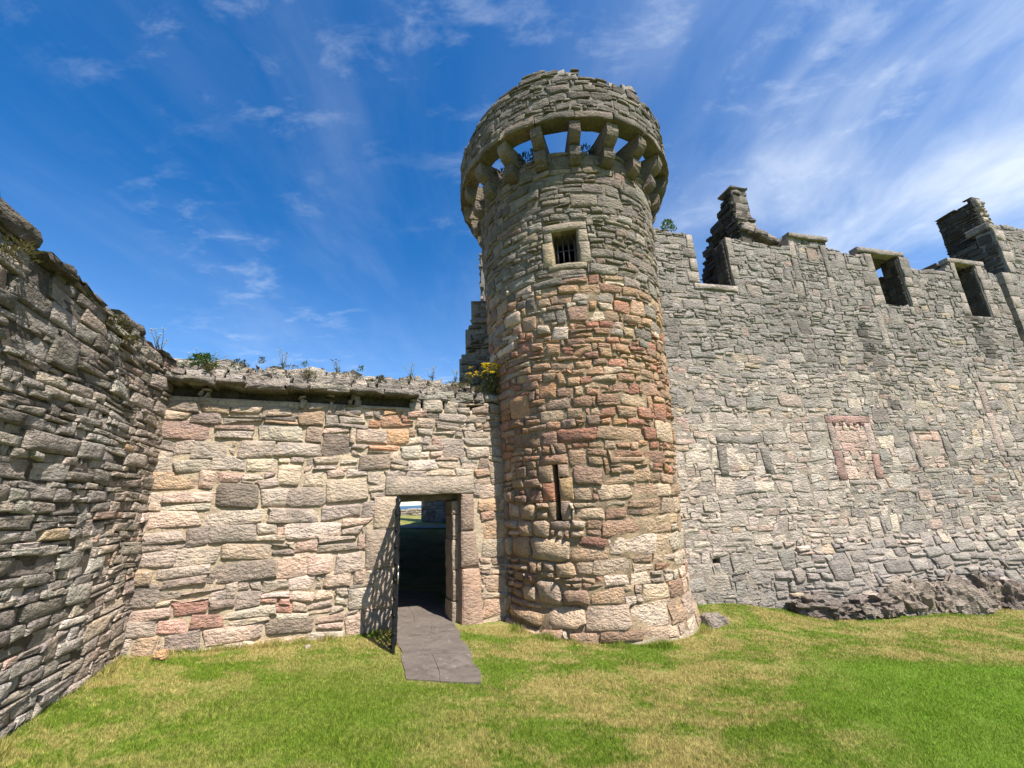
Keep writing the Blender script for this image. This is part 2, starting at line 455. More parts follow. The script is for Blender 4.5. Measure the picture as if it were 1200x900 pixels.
def lay_stones(parent, fr, cells, mat, colf, rng, joint=0.022, pro=(0.01, 0.04), bul=(0.0, 0.02), wa=0.03, nexp=5, rough=1.0, tilt=0.03, seed=0.0, limit=285, stuff_name='rubble_stones', cornj=0.012, propf=None):
    """each cell -> a stone; the biggest in view are objects, the rest one stuff part"""
    S_ = []
    for (ua, ub, za, zb) in cells:
        cs = []
        for (u, z) in ((ua, za), (ub, za), (ub, zb), (ua, zb)):
            u2, z2 = warp(u, z, wa, seed=seed)
            cs.append((u2 + rng.gauss(0, cornj), z2 + rng.gauss(0, cornj)))
        uc, zc = (ua + ub) / 2, (za + zb) / 2
        jj, pp, bb, ne = joint, pro, bul, nexp
        if propf:
            jj, pp, bb, ne = propf(uc, zc, ub - ua, zb - za)
        p = rng.uniform(*pp); bl = rng.uniform(*bb)
        u, z, d, f = stone_shape(cs, jj * rng.uniform(.6, 1.4), p, bl, rng, ne * rng.uniform(.75, 1.3), rough, tilt)
        W = fr.map(u, z, d)
        c = np.array(colf(uc, zc, rng))
        cv = np.clip(c[None, :] * (1 + 0.06 * np.array([rng.gauss(0, 1) for _ in range(len(W))]))[:, None], 0.004, 0.8)
        cen = W[-1]
        n = fr.normal(uc); score = 0.0
        pr = [proj(x) for x in (W[K], W[K + K // 4], W[K + K // 2], W[K + 3 * K // 4])]
        if all(pr) and np.dot(n, np.array([0, 0, EYE]) - cen) > 0:
            a = 0
            for i in range(4):
                x1, y1 = pr[i]; x2, y2 = pr[(i + 1) % 4]; a += x1 * y2 - x2 * y1
            px = sum(x for x, _ in pr) / 4; py = sum(y for _, y in pr) / 4
            if -10 < px < 1210 and -10 < py < 910: score = abs(a) / 2
        S_.append((score, W, f, cv))
    S_.sort(key=lambda s: -s[0])
    mb = MB()
    for i, (score, W, f, cv) in enumerate(S_):
        if i < limit and score > 60: mesh_obj('stone', W, f, mat, parent, cv, SMF)
        else: mb.add(W, f, cv); mb.sm.extend(SMF)
    if mb.v:
        o = mb.build(stuff_name, mat, parent); o['kind'] = 'stuff'

def core(parent, fr, u0, u1, z0, z1, res, solid, thick, mat, amp=0.012, d0=-0.012, name='mortar_core', wrap=False, backflat=True):
    """solid wall core as a shell of cells with openings; irregular front"""
    nu = int(math.ceil((u1 - u0) / res)); nz = int(math.ceil((z1 - z0) / res))
    ru = (u1 - u0) / nu; rz = (z1 - z0) / nz
    sol = np.zeros((nz, nu), dtype=bool)
    for j in range(nz):
        for i in range(nu): sol[j, i] = solid(u0 + (i + .5) * ru, z0 + (j + .5) * rz)
    U, Z, Dp = [], [], []
    idx = {}
    def vert(i, j, back):
        k = (i % nu if wrap else i, j, back)
        if k not in idx:
            u, z = u0 + i * ru, z0 + j * rz
            idx[k] = len(U); U.append(u); Z.append(z)
            Dp.append(-thick if back else d0 + amp * mnoise.noise((u * 6, z * 6, 3.3)) * 1.6 + amp * .6 * mnoise.noise((u * 17, z * 17, 8.3)))
        return idx[k]
    F = []; SM = []
    def s(j, i):
        if wrap: i %= nu
        return 0 <= j < nz and 0 <= i < nu and sol[j, i]
    for j in range(nz):
        for i in range(nu):
            if not sol[j, i]: continue
            a, b, c, d = vert(i, j, 0), vert(i + 1, j, 0), vert(i + 1, j + 1, 0), vert(i, j + 1, 0)
            F.append((a, b, c, d)); SM.append(1)
            e, f, g, h = vert(i, j, 1), vert(i + 1, j, 1), vert(i + 1, j + 1, 1), vert(i, j + 1, 1)
            F.append((h, g, f, e))
            SM.append(0)
            n0 = len(F)
            if not s(j, i - 1): F.append((a, d, h, e))
            if not s(j, i + 1): F.append((b, f, g, c))
            if not s(j - 1, i): F.append((a, e, f, b))
            if not s(j + 1, i): F.append((d, c, g, h))
            SM.extend([0] * (len(F) - n0))
    W = fr.map(U, Z, Dp)
    return mesh_obj(name, W, F, mat, parent, smooth=SM)

def dressed(parent, fr, name, rect, p, mat, c, rng, depth=0.14, bev=0.012, jit=0.004, seg=None):
    """a squared block with softened arrises: rect=(u0,u1,z0,z1) or 4 corners"""
    if len(rect) == 4 and not hasattr(rect[0], '__len__'):
        u0, u1, z0, z1 = rect; q = [(u0, z0), (u1, z0), (u1, z1), (u0, z1)]
    else: q = rect
    q = np.array(q, float)
    w = np.linalg.norm(q[1] - q[0]); h = np.linalg.norm(q[3] - q[0])
    n, m_ = max(2, min(9, int(w / 0.12) + 1)), max(2, min(9, int(h / 0.12) + 1))
    # outline ring points
    def bil(a, b): return (1 - a) * (1 - b) * q[0] + a * (1 - b) * q[1] + a * b * q[2] + (1 - a) * b * q[3]
    U, Z, D = [], [], []; gi = {}
    ea, eb = min(.4, bev / w), min(.4, bev / h)
    As = [0] + list(np.linspace(ea, 1 - ea, n)) + [1]; Bs = [0] + list(np.linspace(eb, 1 - eb, m_)) + [1]
    for jb, b in enumerate(Bs):
        for ia, a in enumerate(As):
            P = bil(a, b) + np.array([rng.gauss(0, jit), rng.gauss(0, jit)])
            edge = ia in (0, len(As) - 1) or jb in (0, len(Bs) - 1)
            gi[ia, jb] = len(U); U.append(P[0]); Z.append(P[1]); D.append((p - bev if edge else p) + rng.gauss(0, jit * .8))
    F = []
    SM = []
    for jb in range(len(Bs) - 1):
        for ia in range(len(As) - 1): SM.append(0 < ia < len(As) - 2 and 0 < jb < len(Bs) - 2); F.append((gi[ia, jb], gi[ia + 1, jb], gi[ia + 1, jb + 1], gi[ia, jb + 1]))
    ring = [gi[i, 0] for i in range(len(As))] + [gi[len(As) - 1, j] for j in range(1, len(Bs))] + [gi[i, len(Bs) - 1] for i in range(len(As) - 2, -1, -1)] + [gi[0, j] for j in range(len(Bs) - 2, 0, -1)]
    bk = []
    for r in ring: bk.append(len(U)); U.append(U[r]); Z.append(Z[r]); D.append(p - depth)
    for i in range(len(ring)):
        a, b = ring[i], ring[(i + 1) % len(ring)]; F.append((b, a, bk[i], bk[(i + 1) % len(ring)]))
    F.append(tuple(bk)); SM += [0] * (len(F) - len(SM))
    W = fr.map(U, Z, D)
    cv = np.array(c)[None, :] * (1 + .04 * np.array([rng.gauss(0, 1) for _ in U]))[:, None]
    return mesh_obj(name, W, F, mat, parent, np.clip(cv, .004, .8), SM)

def tube(pts, r, n=6, cap=True):
    V, F = [], []
    pts = [Vector(p) for p in pts]
    for i, p in enumerate(pts):
        d = (pts[min(i + 1, len(pts) - 1)] - pts[max(i - 1, 0)]).normalized()
        a = d.orthogonal().normalized() if i == 0 else (a - a.dot(d) * d).normalized()
        b = d.cross(a)
        rr = r[i] if hasattr(r, '__len__') else r
        for k in range(n):
            t = 2 * math.pi * k / n
            V.append(tuple(p + rr * (math.cos(t) * a + math.sin(t) * b)))
    for i in range(len(pts) - 1):
        for k in range(n):
            F.append((i * n + k, i * n + (k + 1) % n, (i + 1) * n + (k + 1) % n, (i + 1) * n + k))
    if cap: F.append(tuple(range(n - 1, -1, -1))); F.append(tuple((len(pts) - 1) * n + k for k in range(n)))
    return V, F

def pick(pal, rng):
    c = rng.choices([p[0] for p in pal], [p[1] for p in pal])[0]
    tw = sum(p[1] for p in pal); mean = [sum(p[0][i] * p[1] for p in pal) / tw for i in range(3)]
    c = tuple(.55 * a + .45 * b for a, b in zip(c, mean))
    k = max(.6, rng.gauss(1, .12))
    return tuple(x * k * (1 + rng.gauss(0, .02)) for x in c)
def inrect(u, z, rects):
    return any(a <= u <= b and c <= z <= d for a, b, c, d in rects)

# ================================================================== 1. gateway wall
FD = Flat((-4.47, 5.22, 0), 65)
def build_gateway_wall():
    rng = random.Random(11)
    w = empty('gateway_wall', tuple(FD.map([2.4], [0.05], [0])[0]), 'pale sandstone rubble wall pierced by the low doorway, weeds on its lichened coping', 'wall')
    door = (2.965, 3.945, -0.6, 1.93)
    def top(u): return 3.74 + 0.06 * mnoise.noise((u * 1.9, 0, 0)) + (0.02 if u < 3.6 else -0.04)
    LIN = (2.76, 4.17, 1.93, 2.20)
    quoins = [((2.62, 2.965, 1.47, 1.92), S(182, 164, 138, .72)), ((2.53, 2.965, 0.93, 1.46), S(160, 145, 126, .72)), ((2.66, 2.965, 0.42, 0.92), S(168, 152, 132, .72)), ((2.56, 2.965, -.1, 0.41), S(150, 138, 122, .72))]
    rq = [([(3.945, 1.36), (4.155, 1.36), (4.15, 1.91), (3.945, 1.92)], S(150, 128, 108, .72)),
          ([(3.945, 0.83), (4.235, 0.83), (4.16, 1.35), (3.945, 1.35)], S(152, 132, 112, .72)),
          ([(3.945, -.12), (4.28, -.1), (4.24, 0.80), (3.945, 0.82)], S(172, 142, 116, .72))]
    res = [LIN, (door[0], door[1], -1, 1.93)] + [q[0] for q in quoins] + [(3.94, 4.25, -.2, 1.92)]
    core(w, FD, -0.35, 5.0, -0.5, 3.72, 0.055, lambda u, z: z < 3.30 and not (2.965 < u < 3.945 and z < 1.95), 0.62, MO_DOOR, amp=0.014, d0=0.0)
    core(w, FD, -0.35, 5.0, 3.30, 3.72, 0.085, lambda u, z: True, 0.5, MO_LEFT, amp=0.016, d0=-0.13, name='wall_head_core')
    rec = [(-1, .32, 3.25, 4), (.47, 1.5, 3.24, 4), (1.62, 1.9, 3.27, 4), (2.0, 2.2, 3.27, 4), (2.36, 3.08, 3.27, 4), (4.66, 6, -1, .5)]
    cells = layout(-0.1, 4.9, -0.35, 3.45, lambda z, r: r.uniform(.10, .17) if z > 2.75 else r.choice((r.uniform(.10, .16), r.uniform(.17, .27), r.uniform(.18, .25))), res + rec, lambda u: 3.43, rng, ratio=(1.1, 2.9), split=.22, tall=.14)
    pal = [(S(188, 176, 158, .68), 6), (S(170, 158, 144, .68), 6), (S(198, 178, 150, .68), 5), (S(140, 130, 120, .65), 3), (S(200, 170, 146, .68), 2.2), (S(184, 142, 122, .68), .7), (S(120, 108, 98, .6), 1.4), (S(190, 158, 108, .66), 1.1)]
    def colf(u, z, rng):
        c = pick(pal, rng)
        if 2.55 < u < 3.1 and 2.6 < z < 3.35 and rng.random() < .7: c = pick([(S(188, 128, 92, .7), 2), (S(200, 162, 108, .7), 2), (S(196, 150, 120, .7), 1)], rng)
        if u < 1.6 and z < .75 and rng.random() < .3: c = pick([(S(190, 150, 128, .7), 2), (S(170, 118, 100, .68), 1)], rng)
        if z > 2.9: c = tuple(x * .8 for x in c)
        if u > 4.25: c = tuple(a * b for a, b in zip(c, (1.0, .9, .8)))
        return c
    def propf(u, z, ww, hh):
        if z > 2.85: return 0.012, (0.016, 0.050), (0.0, 0.008), 6.0
        return 0.008, (0.012, 0.040), (0.0, 0.010), 5.5
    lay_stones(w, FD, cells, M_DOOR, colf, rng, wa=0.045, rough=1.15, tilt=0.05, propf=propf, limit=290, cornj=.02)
    dressed(w, FD, 'lintel', [(2.77, 1.935), (4.17, 1.93), (4.16, 2.195), (2.78, 2.205)], 0.035, M_DRESS, S(168, 154, 134, .72), rng, depth=.22, bev=.010)
    for q, c in quoins: dressed(w, FD, 'jamb_stone', (q[0] + .008, q[1], q[2] + .006, q[3] - .004), 0.028, M_DRESS, c, rng, depth=.2)
    for q, c in rq: dressed(w, FD, 'jamb_stone', q, 0.045, M_DRESS, c, rng, depth=.2, bev=.022)
    # inner, narrower jamb on the latch side and a checked head
    for i, (za, zb, k) in enumerate(((-.3, .34, 1), (.35, .78, .9), (.79, 1.22, 1.05), (1.23, 1.60, .95), (1.61, 1.82, 1))):
        dressed(w, FD, 'rebate_stone', (3.845 + .012 * (i % 2), 4.05, za, zb), -0.14, M_DRESS, S(168, 150, 124, .7 * k), rng, depth=.40)
    dressed(w, FD, 'inner_lintel', (2.9, 4.1, 1.84, 2.1), -0.24, M_DRESS, S(120, 108, 94, .7), rng, depth=.40)
    # overhanging coping slabs
    u = -.05
    while u < 4.7:
        ww = rng.uniform(.26, .62); b_ = min(u + ww, 4.74)
        over = u < 3.0 and not (1.5 < u + ww / 2 < 1.75) and not (2.2 < u + ww / 2 < 2.4)
        p = rng.uniform(.17, .26) if over else rng.uniform(.02, .05)
        zb = 3.43 + rng.uniform(-.015, .02); zt = zb + rng.uniform(.05, .10)
        q = [(u + .004, zb + rng.uniform(-.012, .012)), (b_ - .004, zb + rng.uniform(-.012, .012)), (b_ - .004, zt + rng.uniform(-.02, .02)), (u + .004, zt + rng.uniform(-.02, .02))]
        dressed(w, FD, 'coping_slab', q, p, M_COPE, pick([(S(150, 142, 128, .66), 2), (S(128, 120, 110, .64), 2), (S(165, 156, 140, .66), 1)], rng), rng, depth=.62, bev=.014, jit=.014)
        u = b_ + (.001 if b_ < 4.74 else 1)
    # rubble bank heaped on the coping, stepping back
    ROWS = [(3.50, .12), (3.58, .03), (3.66, -.08), (3.74, -.22)]
    bank = []
    for row, (dz, dd) in enumerate(ROWS):
        u = -.05 - rng.uniform(0, .1)
        while u < 4.66:
            ww = rng.uniform(.09, .36); hh = rng.uniform(.07, .15)
            drop = .08 * sstep(3.3, 4.6, u) * row / 3
            d_ = dd + rng.uniform(-.05, .05) - (.10 if u > 3.0 and row < 2 else 0)
            q = [(u + .004, dz - .05 - drop), (u + ww - .004, dz - .05 - drop), (u + ww - .02, dz + hh - drop + rng.uniform(-.03, .02)), (u + .015, dz + hh - drop + rng.uniform(-.03, .02))]
            dressed(w, FD, 'top_stone', q, d_, M_COPE, pick([(S(160, 152, 138, .68), 3), (S(134, 126, 114, .66), 2), (S(182, 174, 158, .68), 1.3)], rng), rng, depth=.34, bev=.022, jit=.018)
            u += ww
build_gateway_wall()

# ================================================================== 2. left wall
class Rev(Flat):
    pass
FL = Flat((-4.47, 5.22, 0), -21)
# run towards the camera: u is measured back along -D
_ol, _dl = FL.o.copy(), FL.D.copy()
FL.D = -_dl
def build_left_wall():
    rng = random.Random(23)
    FLm = FL
    w = empty('side_wall', tuple(FL.map([1.8], [0.3], [0])[0]), 'dark grey dry-laid rubble wall of thin lichened slabs beside the gateway wall', 'wall')
    def top(u):
        s = [0.0, .45, .9, 1.4, 1.75, 2.2, 2.55, 2.9, 3.3, 3.8, 9]
        h = [3.74, 3.70, 3.76, 3.68, 3.74, 3.70, 3.74, 3.76, 3.72, 3.76, 3.74]
        for i in range(len(s) - 1):
            if s[i] <= u < s[i + 1]: return h[i]
        return 3.8
    cells = layout(-.05, 5.2, -.1, 4.0, lambda z, r: r.choice((r.uniform(.045, .08), r.uniform(.07, .11), r.uniform(.10, .16))), [], top, rng, ratio=(1.5, 3.8), split=.34, tall=.05)
    pal = [(S(140, 136, 128, .62), 5), (S(122, 117, 108, .6), 5), (S(160, 154, 144, .62), 3), (S(100, 94, 86, .58), 3), (S(150, 138, 120, .6), 2), (S(150, 118, 102, .6), .5), (S(170, 142, 98, .6), .25), (S(82, 76, 70, .55), 1.2)]
    def colf(u, z, rng):
        c = pick(pal, rng)
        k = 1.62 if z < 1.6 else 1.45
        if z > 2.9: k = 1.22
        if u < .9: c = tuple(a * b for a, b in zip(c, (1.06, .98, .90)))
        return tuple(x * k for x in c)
    def propf(u, z, ww, hh):
        return 0.006, (0.004, 0.038), (-0.004, 0.004), 6.5
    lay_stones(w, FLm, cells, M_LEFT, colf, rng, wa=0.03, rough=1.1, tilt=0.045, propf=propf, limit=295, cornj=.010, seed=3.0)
    core(w, FLm, -.3, 5.3, -.4, 3.68, 0.12, lambda u, z: z < top(u) - .14, 0.8, MO_LEFT, amp=.02, d0=-.002, name='wall_core')
    # rough capping slabs
    u = 0.0
    while u < 5.0:
        ww = rng.uniform(.22, .62); hh = rng.uniform(.04, .10)
        t = top(u + ww / 2) - .03
        q = [(u + .01, t - .02), (u + ww - .01, t - .02 + rng.uniform(-.03, .03)), (u + ww - .02, t + hh + rng.uniform(-.04, .03)), (u + .02, t + hh + rng.uniform(-.03, .03))]
        dressed(w, FLm, 'cap_slab', q, rng.uniform(-.03, .10), M_COPE, S(112, 106, 96, .6), rng, depth=.55, bev=.025, jit=.016)
        u += ww
build_left_wall()

# ================================================================== 3. round tower
def rtower(z):
    z = np.asarray(z, float)
    return np.interp(z, [-.6, .12, .3, 1.0, 3.5, 7.1, 9.5], [1.57, 1.53, 1.47, 1.48, 1.58, 1.74, 1.76])
FT = Round(TC, rtower)
def build_tower():
    rng = random.Random(37)
    w = empty('round_tower', (TC[0], TC[1], -.15), 'round sandstone angle tower with ragged parapet on projecting stone corbels', 'tower')
    R0 = FT.R0
    def au(deg): return R(deg) * R0         # azimuth on the tower, 0 = towards -Y, + = right
    # window and slit: camera sits at azimuth about -9 deg of the axis line
    WIN = (au(-9.2) - .19, au(-9.2) + .20, 5.47, 6.06)
    SLT = (au(-25.5) - .042, au(-25.5) + .042, 1.50, 2.26)
    head = 7.62
    def hd(u): return head + .10 * mnoise.noise((math.sin(u / R0) * 2.0, math.cos(u / R0) * 2.0, 4)) + .05 * mnoise.noise((u * 4, 0, 2))
    core(w, FT, -math.pi * R0, math.pi * R0, -.5, 7.75, 0.065, lambda u, z: z < hd(u) - .05 and not inrect(u, z, [WIN, (SLT[0] - .05, SLT[1] + .05, SLT[2] - .02, SLT[3] + .02)]), 0.42, MO_TOWER, amp=.018, d0=-0.004, wrap=True)
    # surrounds
    wu0, wu1, wz0, wz1 = WIN
    su0, su1, sz0, sz1 = SLT
    blocks = [('window_lintel', (wu0 - .14, wu1 + .14, wz1, wz1 + .15), S(178, 164, 140, .7)), ('window_sill', (wu0 - .10, wu1 + .10, wz0 - .10, wz0), S(180, 166, 138, .7)),
              ('window_jamb', (wu0 - .17, wu0, wz0 - .02, wz0 + .42), S(196, 176, 136, .7)), ('window_jamb', (wu0 - .13, wu0, wz0 + .425, wz1), S(172, 160, 138, .7)),
              ('window_jamb', (wu1, wu1 + .17, wz0 - .02, wz0 + .36), S(178, 166, 142, .7)), ('window_jamb', (wu1, wu1 + .15, wz0 + .365, wz1), S(184, 170, 146, .7)),
              ('slit_jamb', (su0 - .24, su0, 2.02, 2.27), S(164, 138, 104, .7)), ('slit_jamb', (su0 - .19, su0, 1.75, 2.015), S(172, 118, 84, .7)), ('slit_jamb', (su0 - .12, su0, 1.48, 1.745), S(152, 128, 96, .7)),
              ('slit_jamb', (su1, su1 + .16, 2.08, 2.27), S(168, 140, 112, .7)), ('slit_jamb', (su1, su1 + .21, 1.76, 2.075), S(182, 150, 98, .7)), ('slit_jamb', (su1, su1 + .15, 1.48, 1.755), S(158, 134, 112, .7)),
              ('slit_lintel', (su0 - .18, su1 + .16, 2.275, 2.42), S(176, 134, 100, .7)), ('slit_sill', (su0 - .1, su1 + .12, 1.36, 1.475), S(150, 130, 110, .68))]
    res = [b[1] for b in blocks] + [WIN, SLT]
    for n, r_, c in blocks:
        dressed(w, FT, n, (r_[0] + .004, r_[1] - .004, r_[2] + .003, r_[3] - .003), 0.03 if 'window' in n else .025, M_DRESS, tuple(x * (.72 if 'window' in n else 1) for x in c), rng, depth=.2, bev=.014)
    # window bars
    g = FT.map([wu0 + .01, wu1 - .01], [wz0, wz0], [-.10, -.10])
    V, F = tube([tuple(g[0] + np.array([0, 0, .3])), tuple(g[1] + np.array([0, 0, .3]))], .010, 6)
    GRL = mesh_obj('window_grille', V, F, M_BAR, w)
    for i in range(4):
        f_ = (i + .5) / 4
        p = g[0] * (1 - f_) + g[1] * f_
        V, F = tube([(p[0], p[1], wz0 - .02), (p[0], p[1], wz1 + .02)], .013, 6)
        mesh_obj('bar', V, F, M_BAR, GRL)
    # unseen slab added inside the tower to block light behind the window
    n = 40
    V = [(TC[0] + 1.4 * math.sin(2 * math.pi * k / n), TC[1] - 1.4 * math.cos(2 * math.pi * k / n), 7.05) for k in range(n)]
    V += [(x, y, 6.85) for x, y, _ in V]
    F = [tuple(range(n)), tuple(range(2 * n - 1, n - 1, -1))] + [(k, n + k, n + (k + 1) % n, (k + 1) % n) for k in range(n)]
    mesh_obj('light_block_floor', V, F, MO_TOWER, w, smooth=False)

    def hf(z, r):
        if z < 1.7: return r.choice((r.uniform(.12, .18), r.uniform(.2, .32), r.uniform(.18, .26)))
        if z < 3.2: return r.choice((r.uniform(.10, .16), r.uniform(.16, .25)))
        if z < 5.2: return r.uniform(.09, .17)
        return r.choice((r.uniform(.08, .13), r.uniform(.12, .2)))
    cells = layout(-R(140) * R0, R(140) * R0, -.45, 7.8, hf, res, hd, rng, ratio=(1.0, 2.6), split=.22, tall=.14)
    warm = [(S(176, 150, 118, .68), 5), (S(186, 162, 124, .68), 4), (S(164, 134, 108, .66), 4), (S(168, 122, 98, .66), 2.2), (S(196, 178, 146, .68), 3), (S(150, 128, 110, .64), 3), (S(158, 96, 76, .66), .8)]
    red = [(S(168, 110, 88, .68), 3), (S(176, 140, 104, .68), 4), (S(160, 92, 74, .66), 1.5), (S(186, 158, 118, .68), 4), (S(146, 120, 102, .64), 3), (S(190, 146, 84, .66), 1)]
    pale = [(S(202, 188, 166, .7), 5), (S(190, 168, 142, .68), 4), (S(196, 168, 136, .68), 3), (S(176, 156, 136, .66), 2)]
    grey = [(S(150, 144, 132, .62), 6), (S(134, 128, 116, .6), 5), (S(168, 158, 140, .62), 3), (S(160, 128, 112, .6), .8), (S(118, 112, 102, .58), 2), (S(166, 150, 118, .6), 1.2)]
    def colf(u, z, rng):
        t = z + .5 * mnoise.noise((u * 1.2, z * .8, 6))
        if t < 1.0 and u > au(0): pal = pale if rng.random() < .7 else warm
        elif t < 2.2: pal = warm if rng.random() < .75 else pale
        elif t < 4.2: pal = red if rng.random() < .65 else warm
        elif t < 5.3: pal = rng.choice([warm, grey, pale, red])
        else: pal = grey
        c = pick(pal, rng)
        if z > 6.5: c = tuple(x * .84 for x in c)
        elif 2.2 < z < 5: c = tuple(x * 1.06 for x in c)
        return c
    def propf(u, z, ww, hh):
        left = u < au(-14)
        if z < 2.0:
            if left: return .026, (0.02, 0.075), (0.004, 0.03), 3.0
            return .016, (0.006, 0.026), (0.0, 0.010), 4.2
        if z < 5: return .018, (0.010, 0.040), (0.0, 0.012), 4.4
        return .016, (0.008, 0.034), (0.0, 0.010), 5.0
    lay_stones(w, FT, cells, M_TOWER, colf, rng, wa=0.035, rough=1.2, tilt=0.06, propf=propf, limit=298, cornj=.014, seed=7.0)
    # footing of lime mortar
    V, F = [], []
    n = 64
    for k in range(n + 1):
        th = R(-150) + R(300) * k / n
        for (r, z) in ((1.48, -.02), (1.54 + .05 * mnoise.noise((k * .6, 0, 0)), -.06), (1.57 + .07 * mnoise.noise((k * .7, 3, 0)), -.16), (1.62, -.6)):
            V.append((TC[0] + r * math.sin(th), TC[1] - r * math.cos(th), z + .09 * mnoise.noise((k * .55, 7, r))))
    for k in range(n):
        for j in range(3): F.append((k * 4 + j, k * 4 + j + 1, (k + 1) * 4 + j + 1, (k + 1) * 4 + j))
    mesh_obj('footing', V, F, mortar_mat('lime_footing', S(184, 168, 144, .74), S(160, 144, 122, .72), S(120, 106, 90, .68)), w)

    # ---- corbels: two rounded stages each
    NCB = 20
    off = 0.5
    for k in range(NCB):
        th = 2 * math.pi * (k + off) / NCB + R(-9.2)
        c_, s_ = math.cos(th), math.sin(th)
        if 62 < math.degrees(th) % 360 < 118 : pass
        wd = .098 + rng.uniform(-.01, .012)
        cpar = w
        for (name, r1, za, zb, prof) in (('corbel', 2.12, 7.56, 7.90, 6), ('lower_stage', 1.95, 7.28, 7.555, 6)):
            # side profile (r, z): quarter-round nose
            pts = [(1.45, zb), (r1 - .01, zb), (r1, zb - .03)]
            hgt = zb - za
            for i in range(prof + 1):
                a = math.pi / 2 * i / prof
                pts.append((r1 - (r1 - 1.70) * .85 * (1 - math.cos(a)) ** 1.1, zb - .10 - (hgt - .10) * math.sin(a) * 1.0))
            pts += [(1.45, za)]
            np_ = len(pts)
            V, F = [], []
            for sgn in (-1, 1):
                for ii, (r, z) in enumerate(pts):
                    t = sgn * wd * (1 if sgn else 1) + rng.gauss(0, .004)
                    rr = r + rng.gauss(0, .005)
                    V.append((TC[0] + rr * s_ + t * c_, TC[1] - rr * c_ + t * s_, z + rng.gauss(0, .004)))
            F.append(tuple(range(np_ - 1, -1, -1))); F.append(tuple(range(np_, 2 * np_)))
            for i in range(np_): F.append((i, (i + 1) % np_, np_ + (i + 1) % np_, np_ + i))
            cc = pick([(S(142, 132, 116, .42), 3), (S(124, 116, 104, .40), 2), (S(160, 144, 118, .42), 1)], rng)
            cpar = mesh_obj(name, V, F, M_RIGHT, cpar, np.tile(np.array(cc), (len(V), 1)), smooth=False)
    # ---- lintel course over the corbels
    FP = Round(TC, lambda z: np.interp(np.asarray(z, float), [7.8, 8.3, 9.6], [2.17, 2.15, 2.10]))
    FP.R0 = 2.15
    def ptop(u):
        d = math.degrees(u / 2.15)
        t = 8.98
        for a, b, h in ((-180, -75, 8.62), (-75, -52, 8.72), (-52, -38, 8.84), (-38, -22, 8.93), (-22, -3, 9.07), (-3, 3, 8.97), (3, 26, 8.80), (26, 34, 8.93), (34, 60, 8.80), (60, 180, 8.7)):
            if a <= d < b: t = h
        return t + .05 * mnoise.noise((u * 3, 0, 0))
    PAR = core(w, FP, -math.pi * 2.15, math.pi * 2.15, 8.0, 9.1, .1, lambda u, z: z < ptop(u) - .05, .27, MO_RIGHT, amp=.015, d0=-.002, wrap=True, name='parapet')
    for k in range(NCB):
        a0 = 2 * math.pi * (k + off) / NCB + R(-9.2); a1 = a0 + 2 * math.pi / NCB
        am = (a0 + a1) / 2
        if am > math.pi: a0 -= 2 * math.pi; a1 -= 2 * math.pi
        u0, u1 = a0 * 2.15 + .008, a1 * 2.15 - .008
        dressed(PAR, FP, 'parapet_lintel', (u0, u1, 7.905 + rng.uniform(-.004, .004), 8.06 + rng.uniform(-.02, .03)), .02 + rng.uniform(-.012, .012), M_RIGHT, pick([(S(150, 140, 124, .40), 3), (S(132, 124, 112, .38), 2), (S(164, 150, 128, .40), 1)], rng), rng, depth=.30, bev=.012, jit=.008)
    def psz(u, z): return [(5, 2, 4), (4, 2, 4), (6, 3, 3), (3, 1, 3), (5, 1, 3), (3, 3, 2), (8, 2, 1)]
    pc = layout(-R(150) * 2.15, R(150) * 2.15, 8.06, 9.1, lambda z, r: r.uniform(.08, .17), [], ptop, rng, ratio=(1.3, 3.0), split=.25, tall=.08)
    pc = [c for c in pc if not (c[1] - c[0] < .13 and c[3] > ptop((c[0] + c[1]) / 2) - .13)]
    gp = [(S(142, 136, 122, .42), 5), (S(126, 120, 108, .40), 5), (S(160, 150, 130, .44), 2), (S(110, 104, 94, .38), 2)]
    lay_stones(PAR, FP, pc, M_RIGHT, lambda u, z, r: pick(gp, r), rng, wa=.03, rough=1.2, tilt=.06, limit=200, seed=11.0, propf=lambda u, z, a, b: (.016, (.006, .036), (0, .008), 6), stuff_name='parapet_rubble')
    # inside face of parapet
    FI = Round(TC, lambda z: np.full_like(np.asarray(z, float), 1.86)); FI.R0 = 1.86
    # loose block left standing on the parapet edge
    dressed(PAR, FP, 'loose_cap', [(R(30) * 2.15, 8.86), (R(37) * 2.15, 8.84), (R(36) * 2.15, 8.98), (R(31) * 2.15, 9.0)], .0, M_RIGHT, S(138, 130, 116, .6), rng, depth=.2, bev=.03, jit=.014)
build_tower()

